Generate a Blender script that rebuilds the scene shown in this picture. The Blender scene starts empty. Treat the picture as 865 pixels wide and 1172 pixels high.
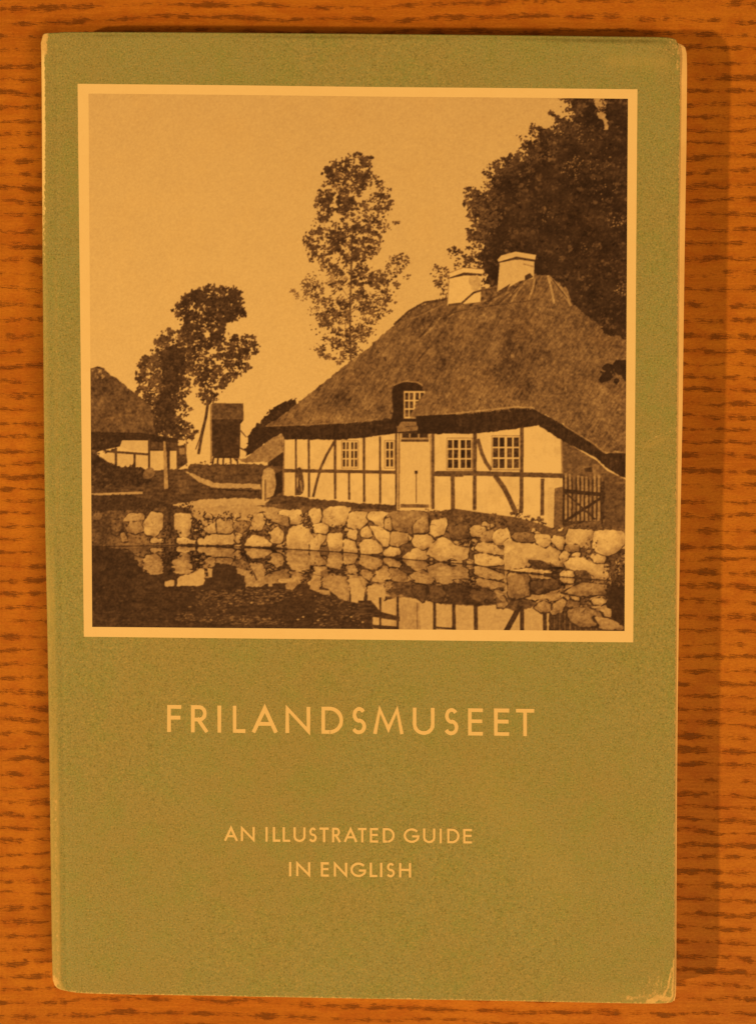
import bpy, math
import numpy as np

scene = bpy.context.scene
COL = scene.collection

# ---------------------------------------------------------------- camera (millimetres of the book, then metres)
MM = 0.001
THICK = 7.0                                   # book thickness
IMW, IMH, FOC = 865.0, 1172.0, 1200.0         # photo size and focal length in photo units
A_, B_, C_ = 3.38093188e-02, -1.81009753e-02, -3.42701865e-03
TV = np.array([-3.84074160, -2.34130036, -215.194672])
def rotm(a, b, c):
    ca, sa, cb, sb, cc, sc = math.cos(a), math.sin(a), math.cos(b), math.sin(b), math.cos(c), math.sin(c)
    rx = np.array([[1, 0, 0], [0, ca, -sa], [0, sa, ca]]); ry = np.array([[cb, 0, sb], [0, 1, 0], [-sb, 0, cb]])
    rz = np.array([[cc, -sc, 0], [sc, cc, 0], [0, 0, 1]])
    return rz @ ry @ rx
RM = rotm(A_, B_, C_)
CAM = -RM.T @ TV + np.array([0, 0, THICK])
def plane(px, py, h=THICK):
    """a measure taken on the photograph turned into millimetres on the level sheet at height h"""
    px = np.asarray(px, float); py = np.asarray(py, float)
    d = np.stack([(px - IMW / 2) / FOC, -(py - IMH / 2) / FOC, -np.ones_like(px)], -1) @ RM
    k = (h - CAM[2]) / d[..., 2]
    return CAM[0] + k * d[..., 0], CAM[1] + k * d[..., 1]

cam = bpy.data.cameras.new("camera"); cam_o = bpy.data.objects.new("camera", cam); COL.objects.link(cam_o)
cam.sensor_fit = 'VERTICAL'; cam.sensor_height = 24.0; cam.lens = 24.0 * FOC / IMH
cam.clip_start = 0.01; cam.clip_end = 50
from mathutils import Matrix, Vector
m4 = np.eye(4); m4[:3, :3] = RM.T; m4[:3, 3] = CAM * MM
cam_o.matrix_world = Matrix(m4.tolist()); scene.camera = cam_o

KEY, FILL, AMB = 67, 384, 0.05
# ---------------------------------------------------------------- printed cover picture
# The old photograph printed on the cover is laid out here as ink tones (0 = no light, 1 = bare
# paper), measured in photo units, and later becomes the colour of the printed sheet's vertices.
PX0, PY0, PW, PH, PS = 98.0, 103.0, 628, 630, 3
rng = np.random.default_rng(7)
CV = np.zeros((PH * PS, PW * PS), np.float32)

def vnoise(h, w, cx, cy, seed):
    """smooth value noise, cell cx by cy photo units"""
    r = np.random.default_rng(seed)
    gh, gw = int(h / (cy * PS)) + 4, int(w / (cx * PS)) + 4
    g = r.random((gh, gw)).astype(np.float32)
    y = np.arange(h) / (cy * PS); x = np.arange(w) / (cx * PS)
    yi = y.astype(int); xi = x.astype(int)
    fy = (y - yi).astype(np.float32); fx = (x - xi).astype(np.float32)
    fy = fy * fy * (3 - 2 * fy); fx = fx * fx * (3 - 2 * fx)
    a = g[yi][:, xi] * (1 - fx) + g[yi][:, xi + 1] * fx
    b = g[yi + 1][:, xi] * (1 - fx) + g[yi + 1][:, xi + 1] * fx
    return a * (1 - fy)[:, None] + b * fy[:, None]

HH, WW = CV.shape
N1 = vnoise(HH, WW, 1.3, 1.3, 1) - .5
N2 = vnoise(HH, WW, 3, 3, 2) - .5
N4 = vnoise(HH, WW, 7, 7, 3) - .5
N8 = vnoise(HH, WW, 18, 18, 4) - .5
NF = N1 * .4 + N2 * .35 + N4 * .25
NS = (vnoise(HH, WW, 1.1, 5, 5) - .5) * .6 + (vnoise(HH, WW, 2.2, 10, 6) - .5) * .4     # upright streaks
NH = (vnoise(HH, WW, 9, 1.2, 7) - .5) * .6 + (vnoise(HH, WW, 20, 3, 8) - .5) * .4       # level streaks
# leaning streaks for thatch
def lean(a, k):
    out = np.empty_like(a)
    for i in range(a.shape[0]):
        out[i] = np.roll(a[i], int(k * (a.shape[0] - i)))
    return out
ND1 = lean(NS, .62); ND2 = lean((vnoise(HH, WW, 1.2, 4.5, 9) - .5), -.5)

def reg(x0, y0, x1, y1, w=865.0):
    k = (x1 - x0) / w
    return lambda pts: [(x0 + a * k, y0 + b * k) for a, b in pts]
RA = reg(90, 380, 330, 620); RB = reg(300, 400, 520, 620); RC = reg(500, 400, 740, 640)
RD = reg(480, 260, 740, 480); RE = reg(480, 95, 740, 355); RF = reg(310, 160, 510, 420)
RG = reg(140, 310, 310, 540); R2 = reg(200, 560, 330, 690); R3 = reg(320, 570, 450, 700)
R4 = reg(440, 570, 580, 700); R5 = reg(580, 570, 725, 700); R8 = reg(410, 640, 725, 730)
R6 = reg(100, 640, 260, 725); R7 = reg(250, 640, 420, 725)
I = lambda pts: pts

def mask(pts):
    p = (np.array(pts, float) - (PX0, PY0)) * PS
    x0 = max(int(p[:, 0].min()) - 1, 0); x1 = min(int(p[:, 0].max()) + 2, WW)
    y0 = max(int(p[:, 1].min()) - 1, 0); y1 = min(int(p[:, 1].max()) + 2, HH)
    if x1 <= x0 or y1 <= y0: return None
    xs = np.arange(x0, x1) + .5; ys = np.arange(y0, y1) + .5
    m = np.zeros((y1 - y0, x1 - x0), bool)
    q = np.roll(p, -1, 0)
    for (ax, ay), (bx, by) in zip(p, q):
        if ay == by: continue
        lo, hi = min(ay, by), max(ay, by)
        r = np.nonzero((ys >= lo) & (ys < hi))[0]
        if len(r) == 0: continue
        xc = ax + (ys[r] - ay) / (by - ay) * (bx - ax)
        m[r] ^= xs[None, :] > xc[:, None]
    return (slice(y0, y1), slice(x0, x1)), m

def chaikin(pts, n=2, k=.25):
    p = np.array(pts, float)
    for _ in range(n):
        q = np.roll(p, -1, 0)
        p = np.stack([p * (1 - k) + q * k, p * k + q * (1 - k)], 1).reshape(-1, 2); k = .25
    return p
def rough(pts, amp, step=2.5):
    p = np.array(pts, float); out = []
    for a, b in zip(p, np.roll(p, -1, 0)):
        n = max(1, int(np.hypot(*(b - a)) / step))
        for i in range(n): out.append(a + (b - a) * i / n)
    out = np.array(out)
    return out + rng.normal(0, amp, out.shape)

def fill(pts, tone, tex=None, amt=0.0, smooth=0, jag=0.0, alpha=1.0, shade=None):
    if smooth: pts = chaikin(pts, smooth)
    if jag: pts = rough(pts, jag)
    r = mask(pts)
    if r is None: return
    sl, m = r
    v = np.full(m.shape, tone, np.float32)
    if tex is not None: v = v + tex[sl] * amt
    if shade is not None:       # light side to dark side across the shape's box
        gy, gx = np.mgrid[0:1:m.shape[0] * 1j, 0:1:m.shape[1] * 1j]
        v = v + shade[0] * (gx - .5) + shade[1] * (gy - .5)
    a = CV[sl]; a[m] = a[m] * (1 - alpha) + v[m] * alpha

def line(pts, w, tone, tex=None, amt=0.0, alpha=1.0):
    for (ax, ay), (bx, by) in zip(pts[:-1], pts[1:]):
        d = math.hypot(bx - ax, by - ay) or 1
        nx, ny = -(by - ay) / d * w / 2, (bx - ax) / d * w / 2
        ex, ey = (bx - ax) / d * w * .2, (by - ay) / d * w * .2
        fill([(ax + nx - ex, ay + ny - ey), (bx + nx + ex, by + ny + ey), (bx - nx + ex, by - ny + ey), (ax - nx - ex, ay - ny - ey)], tone, tex, amt, alpha=alpha)

def inside(p, pts):
    q = np.roll(p, -1, 0); c = np.zeros(len(pts), bool)
    for (ax, ay), (bx, by) in zip(p, q):
        if ay == by: continue
        k = ((ay > pts[:, 1]) != (by > pts[:, 1])) & (pts[:, 0] < (bx - ax) * (pts[:, 1] - ay) / (by - ay) + ax)
        c ^= k
    return c
def clump(x, y):
    iy = np.clip(((y - PY0) * PS).astype(int), 0, HH - 1); ix = np.clip(((x - PX0) * PS).astype(int), 0, WW - 1)
    return N4[iy, ix] * .6 + N8[iy, ix] * .4 + N2[iy, ix] * .3
def leaves(pts, n, s0, s1, t0, t1, gap=-9.0, bias=0.0, spread=0.0):
    """many single leaves scattered over an outline; gaps where the clump noise is low"""
    p = np.array(pts, float); lo, hi = p.min(0) - spread, p.max(0) + spread
    c = rng.uniform(lo, hi, (n * 4, 2)); c = c[inside(p, c)][:n]
    if spread: c = c + rng.normal(0, spread, c.shape)
    g = clump(c[:, 0], c[:, 1]); c = c[g > gap]; g = g[g > gap]
    for (x, y), q in zip(c, g):
        a = rng.uniform(s0, s1); b = a * rng.uniform(.45, .8); th = rng.uniform(0, math.pi)
        t = t0 + (t1 - t0) * min(1, max(0, rng.beta(1.4, 2.6) + bias * q))
        ang = np.arange(6) / 6 * 2 * math.pi
        ex, ey = a * np.cos(ang), b * np.sin(ang)
        fill(list(zip(x + ex * math.cos(th) - ey * math.sin(th), y + ex * math.sin(th) + ey * math.cos(th))), t)

def clumps(pts, n, k, rad, s0, s1, t0, t1, edge=0.0):
    """twig ends: small bunches of leaves, each bunch with its own tone"""
    p = np.array(pts, float); lo, hi = p.min(0), p.max(0)
    c = rng.uniform(lo, hi, (n * 5, 2)); c = c[inside(p, c)][:n]
    order = rng.permutation(len(c))
    for x, y in c[order]:
        t = t0 + (t1 - t0) * rng.beta(1.3, 2.2); r = rad * rng.uniform(.6, 1.3); fl = rng.uniform(.6, 1.2)
        for _ in range(int(k * rng.uniform(.6, 1.4))):
            a = rng.uniform(s0, s1) * 1.22; b = a * rng.uniform(.42, .8); th = rng.uniform(0, math.pi)
            dx, dy = rng.normal(0, r * .5), rng.normal(0, r * .42 * fl)
            tt = t + rng.normal(0, .025) - dy * .006
            ang = (np.arange(6) + rng.uniform(0, 1)) / 6 * 2 * math.pi
            ex, ey = a * np.cos(ang), b * np.sin(ang)
            fill(list(zip(x + dx + ex * math.cos(th) - ey * math.sin(th), y + dy + ex * math.sin(th) + ey * math.cos(th))), tt)

# --- sky, paler towards the horizon at the left as in the print
gy, gx = np.mgrid[0:1:HH * 1j, 0:1:WW * 1j].astype(np.float32)
CV[:] = .892 + .058 * np.clip(gy * 1.7, 0, 1) - .02 * gx + N8 * .012 + N1 * .02

# --- far right: the big dark tree
tree = RE([(540,40),(560,90),(585,150),(500,105),(482,110),(520,180),(470,160),(440,145),(425,165),(428,235),(400,215),(385,190),(375,230),(378,275),(325,280),(300,305),(270,300),(262,330),(240,345),(247,400),(215,405),(180,395),(170,440),(195,500),(205,540),(185,560),(215,600),(190,640),(210,680),(230,720),(240,800),(330,880),(860,1080),(860,0),(545,0)])
fill([(x + 9 if x < 700 else x, y + 7) for x, y in tree], .28, NF * .5 + N8 * .5, .20, jag=2.2)
clumps(tree, 680, 10, 4.2, .7, 1.9, .23, .47)
edge = RE([(545,40),(560,140),(480,105),(520,190),(425,150),(425,240),(380,190),(370,280),(265,300),(240,400),(175,395),(165,450),(200,540),(180,560),(190,700),(260,700),(300,400),(420,330),(520,260),(600,180),(640,40)])
clumps(edge, 250, 10, 4.0, .6, 1.6, .27, .52)
leaves(edge, 420, .6, 1.6, .3, .55, spread=3.4)
clumps(RE([(50,690),(110,700),(115,810),(60,790)]), 10, 8, 3, .6, 1.5, .36, .6)
clumps(RE([(100,640),(140,610),(200,670),(215,760),(160,720)]), 16, 8, 3, .6, 1.6, .3, .5)
clumps(RE([(170,400),(215,400),(300,520),(260,640),(190,600)]), 34, 9, 3.4, .6, 1.6, .32, .56)
leaves(RE([(60,690),(110,720),(120,800),(90,810),(50,760),(45,710)]), 70, .7, 1.8, .32, .6, spread=1.4)
leaves(RE([(100,640),(135,620),(190,660),(200,720),(150,700)]), 60, .7, 1.9, .28, .5, spread=1.2)
leaves(RE([(165,400),(240,420),(330,480),(300,560),(220,560),(170,450)]), 120, .7, 1.7, .35, .62, spread=1)
leaves(RE([(240,320),(330,300),(420,340),(470,430),(380,460),(260,420)]), 110, .6, 1.5, .36, .58, gap=.0)
sk = RE([(655,50),(668,75),(672,120),(700,150),(705,185),(722,172),(705,130),(712,100),(700,50)])
fill(sk, .84, NF, .1, smooth=1, jag=1.0, alpha=.9)
clumps(RE([(640,40),(670,120),(690,190),(730,190),(725,120),(730,40)]), 16, 7, 3.0, .6, 1.5, .26, .5)
for reg_, n in ((RE([(545,310),(610,270),(625,300),(600,380),(560,360),(530,350)]), 60), (RE([(700,500),(745,490),(780,500),(770,545),(720,550)]), 45), (RE([(755,760),(788,765),(785,810),(735,800)]), 26), (RE([(480,490),(510,480),(505,530),(450,530)]), 10), (RE([(560,90),(640,140),(690,230),(600,250)]), 26), (RE([(610,620),(650,620),(650,650),(600,660)]), 8), (RE([(640,230),(780,260),(780,480),(640,430)]), 40)):
    leaves(reg_, n, .5, 1.3, .45, .88, bias=1.0)
leaves(tree, 800, .5, 1.4, .30, .50, gap=.0, bias=.6)
leaves(RE([(420,480),(780,560),(785,860),(640,800),(470,640)]), 260, .6, 1.6, .31, .40, gap=0)

# --- tall slender tree behind the house
line(RF([(399,580),(398,700),(392,800),(393,960),(396,1100)]), 2.0, .40, NF, .2)
line(RF([(400,480),(402,590)]), 1.8, .38)
for b in ([(398,740),(430,700),(470,670),(540,640)], [(396,860),(450,810),(520,760),(570,740)], [(393,960),(440,930),(500,870),(560,860)], [(392,900),(330,880),(270,830),(230,780)], [(393,1000),(330,960),(280,900)], [(395,1060),(340,1020),(270,985)], [(392,1090),(320,1085),(230,1050)], [(396,800),(340,720),(300,690)], [(400,600),(340,560),(280,530)], [(402,560),(460,500),(520,450)], [(400,1010),(450,970),(470,940)]):
    line(RF(b), .7, .52)
crown = RF([(275,120),(330,95),(385,75),(440,60),(470,85),(518,70),(490,120),(495,180),(525,180),(580,205),(592,260),(600,325),(560,360),(585,440),(550,470),(560,510),(530,560),(500,590),(430,610),(400,600),(360,640),(320,650),(280,660),(245,640),(250,590),(190,600),(170,540),(150,490),(190,450),(215,400),(228,350),(222,280),(250,240),(275,215),(280,160)])
clumps(crown, 300, 10, 3.8, .55, 1.5, .33, .58)
leaves(crown, 420, .7, 1.8, .33, .52, gap=-.13, spread=1.2)
clumps(RF([(275,120),(440,65),(490,120),(490,200),(440,280),(330,240),(280,200)]), 46, 10, 4, .8, 2.0, .30, .44)
clumps(RF([(250,250),(420,280),(390,350),(280,380),(240,330)]), 30, 11, 4, .9, 2.1, .30, .42)
clumps(RF([(260,470),(400,420),(520,400),(500,560),(400,600),(270,600)]), 48, 10, 4, .8, 2.0, .31, .45)
leaves(RF([(500,200),(590,210),(600,330),(520,340)]), 55, .9, 2.3, .30, .42, gap=-.12)
leaves(RF([(180,450),(250,420),(270,560),(190,600),(150,490)]), 55, .8, 2.0, .30, .46, gap=-.1)
for q, n, t in (([(560,620),(620,570),(660,550),(690,600),(650,650),(590,700),(540,690)], 55, .32), ([(480,670),(530,640),(570,690),(540,740),(490,720)], 26, .34), ([(430,650),(465,660),(460,690)], 8, .30), ([(430,735),(470,730),(465,775),(430,765)], 16, .31), ([(440,800),(500,790),(560,770),(625,800),(590,860),(540,900),(470,900),(440,870)], 70, .33), ([(430,910),(490,920),(500,980),(470,1010),(430,980)], 40, .33), ([(150,700),(210,660),(250,720),(280,790),(270,830),(230,800),(170,790)], 60, .36), ([(250,820),(330,830),(380,900),(330,950),(280,930),(200,880),(185,865)], 60, .35), ([(280,670),(370,650),(385,740),(330,770),(270,730)], 38, .55), ([(340,780),(385,790),(390,900),(330,880)], 30, .45), ([(260,970),(330,990),(390,1000),(330,1020)], 22, .34), ([(205,1030),(260,1050),(330,1085),(250,1085)], 26, .36), ([(370,930),(420,940),(440,1080),(370,1090)], 45, .33), ([(90,740),(115,735),(160,800),(150,810)], 9, .4), ([(605,405),(635,410),(620,425)], 5, .32), ([(655,675),(680,672),(678,690)], 4, .33), ([(600,710),(640,705),(620,735)], 9, .33), ([(500,690),(500,730),(480,700)], 8, .3), ([(320,1085),(370,1080),(360,1120),(330,1120)], 10, .4)):
    clumps(RF(q), max(2, int(n * .9)), 6, 3.6, .5, 1.15, t + .02, t + .26)
clumps(RF([(330,640),(470,640),(520,760),(500,900),(450,1060),(350,1080),(300,960),(260,860),(270,720)]), 84, 8, 3.4, .6, 1.5, .30, .54)
clumps(RF([(300,560),(480,560),(500,680),(430,740),(330,720),(270,650)]), 34, 9, 3.4, .6, 1.6, .30, .48)
clumps(RF([(190,680),(260,690),(300,800),(380,900),(390,1060),(330,1080),(240,1040),(230,880)]), 44, 8, 3.2, .6, 1.4, .31, .55)
clumps(RF([(420,690),(560,640),(640,640),(600,780),(560,860),(440,860)]), 44, 8, 3.4, .6, 1.5, .30, .52)
leaves(RF([(200,640),(650,600),(600,860),(480,1000),(390,1090),(230,1060),(170,800)]), 260, .5, 1.4, .36, .62, spread=1.5)
leaves(crown, 160, .4, 1.1, .52, .74, gap=.0)
leaves(crown, 110, .5, 1.5, .84, .9, gap=.02)

# --- trees at the left, mill, far bush
fill(RA([(690,520),(700,430),(740,380),(790,325),(830,295),(900,270),(900,430),(835,420),(760,470)]), .29, NF, .16, jag=1.2)
leaves(RA([(690,510),(700,430),(790,325),(865,280),(880,330),(780,400),(760,470)]), 150, .7, 1.9, .24, .42, spread=1.3)
line(RG([(498,780),(488,850),(465,950),(445,1065)]), 3.2, .37, NF, .2); line(RG([(470,900),(450,980),(428,1040)]), 1.2, .42)
line(RG([(400,930),(375,980),(370,1080)]), 1.0, .5)
R = RG([(300,215),(330,175),(370,140),(420,115),(440,100),(500,88),(560,80),(640,105),(700,115),(690,170),(715,235),(700,265),(640,300),(600,310),(590,360),(640,380),(740,370),(765,385),(790,460),(770,500),(735,520),(750,560),(700,600),(640,635),(600,690),(560,700),(545,760),(480,775),(455,740),(450,690),(400,640),(370,560),(390,400),(340,330),(320,300),(345,290),(300,245)])
clumps(R, 360, 10, 3.8, .7, 1.8, .29, .50)
leaves(R, 300, .7, 1.7, .3, .45, gap=-.15, spread=1.2)
clumps(RG([(330,180),(430,110),(560,85),(690,125),(705,240),(600,310),(560,420),(480,440),(400,480),(360,340)]), 170, 11, 3.8, .8, 2.0, .28, .40)
leaves(RG([(420,600),(520,560),(600,690),(540,740),(460,700)]), 90, .9, 2.0, .26, .40, gap=-.15)
leaves(RG([(560,500),(640,400),(760,400),(780,470),(720,570),(620,620)]), 110, .9, 2.0, .26, .42, gap=-.15)
L = RG([(185,410),(215,350),(270,335),(330,345),(390,370),(400,470),(405,560),(385,620),(395,720),(370,760),(405,810),(340,860),(400,895),(440,945),(400,985),(330,990),(240,1000),(160,970),(130,900),(100,770),(85,680),(80,620),(90,560),(130,500),(200,500)])
clumps(L, 360, 10, 3.8, .7, 1.8, .31, .56)
leaves(L, 320, .6, 1.7, .3, .5, gap=-.15, spread=1.2)
fill(RG([(235,450),(340,420),(370,480),(350,600),(320,720),(300,860),(340,930),(300,970),(190,950),(160,860),(220,760),(240,600)]), .33, NF, .3, smooth=1, jag=1.8)
clumps(RG([(225,440),(340,420),(370,470),(360,600),(330,720),(300,860),(360,930),(300,980),(180,960),(150,860),(220,760),(230,600)]), 110, 10, 3.6, .7, 1.8, .28, .43)
leaves(L, 260, .6, 1.6, .25, .42, gap=-.1)
leaves(RG([(90,600),(140,510),(220,540),(240,700),(160,770),(110,760)]), 90, .6, 1.5, .45, .68, gap=-.1)
leaves(L, 90, .5, 1.3, .66, .9, gap=.03)
leaves(R, 60, .5, 1.4, .8, .92, gap=.04)
# windmill body
fill(RG([(515,780),(530,770),(705,772),(708,868),(520,868)]), .44, NF, .14); fill(RG([(520,860),(690,860),(685,1080),(522,1080)]), .33, NF, .12)
fill(RG([(684,868),(708,868),(690,890)]), .28)
fill(RG([(512,785),(522,780),(524,1120),(514,1120)]), .66)
line(RG([(525,862),(690,862)]), .8, .5)
for x in (535, 560, 590, 630, 665): line(RG([(x, 1075), (x + (x - 600) * .15, 1135)]), 2.0, .34)
line(RG([(540,1085),(680,1085)]), 2.4, .3)
line(RG([(685,925),(722,968)]), 1.2, .4); line(RG([(685,1030),(722,1050)]), 1.6, .36); line(RG([(640,1080),(675,1115)]), 1.4, .34)
# low shed with a pale roof against the house
fill(RA([(640,520),(690,520),(790,445),(835,418),(850,440),(850,560),(760,535),(700,540)]), .66, NF, .25, jag=.5)
fill(RA([(780,540),(850,490),(850,640),(800,660)]), .3, NF, .15)

# --- left farmhouse
fill(RA([(45,150),(75,143),(105,150),(160,195),(250,262),(300,310),(320,430),(45,420)]), .45, NF * .8 + ND2 * .3 + N8 * .4, .34, jag=.6)
leaves(RA([(55,150),(105,150),(105,190),(60,190)]), 18, .7, 2, .6, .8)
fill(RA([(45,412),(255,415),(410,440),(412,490),(290,490),(180,470),(45,500)]), .30, NF, .14)
fill(RA([(180,447),(287,447),(287,492),(215,490),(172,470)]), .90, N2, .05); fill(RA([(105,505),(150,497),(285,508),(285,555),(150,550),(120,535),(100,520)]), .90, N2, .05)
fill(RA([(300,490),(403,492),(402,572),(300,565)]), .91, N2, .05); fill(RA([(300,452),(410,458),(410,490),(300,482)]), .40, NF, .15)
for x, a, b in ((155, 480, 555), (232, 500, 560), (292, 440, 570), (372, 490, 575)): line(RA([(x, a), (x, b)]), 2.8, .36)
line(RA([(110,492),(290,505)]), 2.6, .38)
fill(RA([(405,470),(440,465),(450,540),(405,570)]), .38, NF, .2); fill(RA([(415,480),(438,478),(440,505),(418,505)]), .66)
# ground before it
G = RA([(30,500),(60,490),(110,530),(160,555),(300,570),(440,565),(470,545),(560,545),(760,545),(860,560),(860,760),(30,790)])
fill(G, .41, NH, .16, jag=.7)
fill(RA([(30,500),(60,490),(110,535),(160,550),(250,560),(310,590),(290,625),(160,640),(30,640)]), .31, NF, .22, jag=1)
clumps(RA([(30,500),(60,485),(110,530),(160,545),(250,555),(310,590),(290,620),(160,640),(30,640)]), 60, 7, 3, .6, 1.5, .27, .50)
clumps(RA([(30,470),(60,440),(130,450),(180,470),(120,500),(40,510)]), 26, 7, 3, .6, 1.5, .28, .44)
fill(RA([(265,585),(285,558),(310,560),(318,590),(295,605),(270,605)]), .56, NF, .2, smooth=1)
fill(RA([(430,570),(560,560),(760,560),(790,620),(640,630),(520,600)]), .42, NF, .2)
leaves(RA([(430,545),(560,530),(800,550),(800,600),(560,600)]), 90, .6, 1.6, .34, .56)
fill(RA([(440,575),(480,585),(560,622),(750,628),(755,650),(690,645),(550,642),(500,620)]), .80, NF, .15, jag=.4)
fill(RA([(470,640),(550,645),(745,655),(745,668),(600,660)]), .26, NF, .1)
fill(RA([(130,650),(330,625),(560,650),(740,660),(740,690),(560,690),(380,705),(140,720),(55,700),(55,675)]), .40, NH, .2, jag=.7)
fill(RA([(410,610),(455,610),(455,665),(420,672)]), .48, NF, .15)
fill(RA([(42,666),(150,662),(265,658),(265,668),(150,672),(42,675)]), .80)
fill(RA([(350,450),(358,450),(368,560),(372,645),(354,648)]), .74, NF, .15); line(RA([(364,455),(374,645)]), 1.5, .32)
fill(RA([(375,712),(440,703),(520,690),(640,684),(760,688),(790,690),(740,735),(790,745),(900,750),(900,800),(480,780),(470,745)]), .83, NF, .10, jag=.5)
fill(RA([(30,675),(200,672),(370,705),(470,740),(475,770),(330,800),(30,900)]), .34, NF, .14, jag=.8)

# --- the thatched house: walls first
fill(I([(324,498),(384,500),(453,496),(494,494),(544,492),(597,486),(618,485),(644,504),(645,560),(640,600),(622,590),(589,586),(544,584),(494,583),(453,577),(384,572.5),(358,570),(325,567)]), .955, N4 * .6 + N8 * .7 + NS * .5, .085)
fill(RC([(514,372),(560,400),(660,460),(700,500),(830,560),(830,760),(520,760)]), .50, NF, .24)
fill(RC([(520,380),(560,400),(600,440),(600,480),(520,510)]), .47, NF, .2)
fill(RC([(640,470),(668,478),(668,520),(640,510)]), .6, NF, .1); fill(RC([(605,490),(635,485),(640,505),(610,505)]), .35)
fill(RC([(690,510),(830,560),(830,745),(690,730)]), .44, NF, .16); line(RC([(735,550),(778,552)]), 2, .55)
fill(RC([(440,536),(515,530),(515,700),(440,690)]), .93, N4, .06)
# gate and its post
fill(RC([(518,520),(690,545),(690,700),(518,730)]), .36, NF, .2)
for i, x in enumerate(range(530, 680, 17)):
    top = 515 + (i * 37 % 17) - 3
    line(RC([(x, top), (x + 1, 600), (x, 705)]), 2.3 + (i % 3) * .25, .70 - .14 * (i % 4 == 2), NF, .25)
    line(RC([(x + 9, 530), (x + 9, 700)]), 1.3, .34)
line(RC([(520,583),(690,600)]), 4.6, .31, NF, .1); line(RC([(525,710),(690,603)]), 3.2, .31); line(RC([(530,592),(650,700)]), 2.2, .33); line(RC([(520,578),(520,720)]), 2.2, .31); line(RC([(676,560),(680,730)]), 1.8, .34)
fill(RC([(455,570),(478,565),(482,740),(458,748)]), .90, NF, .08)
fill(RC([(484,572),(518,566),(516,735),(480,750)]), .53, NF, .25)
# timbers
tw = .43
for x, y0, y1, w in ((152,400,655,2.2),(210,400,662,2.6),(328,400,672,2.9),(458,395,685,2.9),(530,392,690,2.5),(603,375,722,2.9),(391,555,675,2.4)):
    line(RB([(x, y0), (x + 1, y1)]), w, tw, NF, .14)
line(RB([(99,400),(97,655)]), 1.6, .62, NF, .2)
line(RB([(768,380),(768,715)]), 3.6, .45, NF, .12); line(RB([(859,575),(860,710)]), 2.5, tw, NF, .1)
line(RB([(100,545),(330,548),(600,553)]), 3.8, tw, NF, .13); line(RB([(778,560),(900,562)]), 5.4, .44, NF, .13)
line(RC([(0,511),(160,511),(350,516),(515,521)]), 5.4, .44, NF, .13)
line(RC([(64,520),(65,658)]), 4.6, .44, NF, .12); line(RC([(156,335),(154,660)]), 4.2, .43, NF, .12); line(RC([(349,318),(347,670)]), 4.4, .44, NF, .12); line(RC([(434,535),(433,682)]), 4.2, .45, NF, .12)
line(RC([(512,375),(515,510)]), 1.6, .7)
line(RB([(325,415),(290,475),(265,530),(245,600),(230,662)]), 2.9, .42, NF, .12)
line(RC([(168,372),(185,430),(200,465),(222,495)]), 4.2, .47, NF, .12); line(RC([(240,522),(275,570),(300,620),(322,668)]), 5.6, .45, NF, .12)
# windows
def window(reg_, x0, y0, x1, y1, cols, rows, fr=.93, pw=.3, mid=None):
    k = abs(reg_([(1, 0)])[0][0] - reg_([(0, 0)])[0][0])
    fill(reg_([(x0 - 6, y0 - 6), (x1 + 6, y0 - 6), (x1 + 6, y1 + 6), (x0 - 6, y1 + 6)]), .62)
    fill(reg_([(x0 - 3, y0 - 3), (x1 + 3, y0 - 3), (x1 + 3, y1 + 3), (x0 - 3, y1 + 3)]), fr)
    gw = (x1 - x0) / cols; gh = (y1 - y0) / rows; m = 3.2
    for c in range(cols):
        for r in range(rows):
            ox = (m * .7 if mid and c >= mid else (-m * .7 if mid else 0))
            fill(reg_([(x0 + c * gw + m + ox, y0 + r * gh + m), (x0 + (c + 1) * gw - m + ox, y0 + r * gh + m), (x0 + (c + 1) * gw - m + ox, y0 + (r + 1) * gh - m), (x0 + c * gw + m + ox, y0 + (r + 1) * gh - m)]), pw + rng.uniform(-.05, .12), NF, .35)
window(RB, 362, 415, 428, 530, 4, 3, mid=2); window(RB, 555, 413, 592, 530, 2, 3)
window(RC, 44, 370, 140, 492, 4, 3, mid=2); window(RC, 229, 360, 337, 492, 4, 3, mid=2)
# door
fill(RB([(607,375),(755,375),(758,718),(606,722)]), .935, NS, .04); line(RB([(616,375),(614,718)]), 2.2, .66); line(RB([(757,385),(760,712)]), 1.6, .72)
fill(RB([(624,365),(752,368),(750,405),(624,405)]), .74)
for a, b in ((630, 660), (667, 700), (708, 745)): fill(RB([(a, 378), (b, 378), (b, 397), (a, 397)]), .3, NF, .15)
fill(RB([(624,405),(748,405),(748,415),(624,415)]), .38)
line(RB([(692,550),(693,690)]), 1.0, .48); fill(RB([(686,545),(699,545),(699,560),(686,560)]), .3)
fill(RB([(622,695),(750,697),(750,712),(622,712)]), .52, NF, .15)
# shade under the eaves
eave = I([(304,488),(351,486.5),(402,484),(432,480),(452,476),(470,480),(504,475),(555,471),(589,466.6),(611,468),(639,483),(678,508),(691,519),(716,518),(735,518),(735,549),(714,547),(694,536),(680,523),(644,505),(616,487),(597,490),(544,496.5),(520,496),(493,497),(453,496),(417,501),(384,503.5),(325,503),(322,492)])
fill(eave, .295, NF * .6 + NS * .6, .20, jag=.35)
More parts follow.
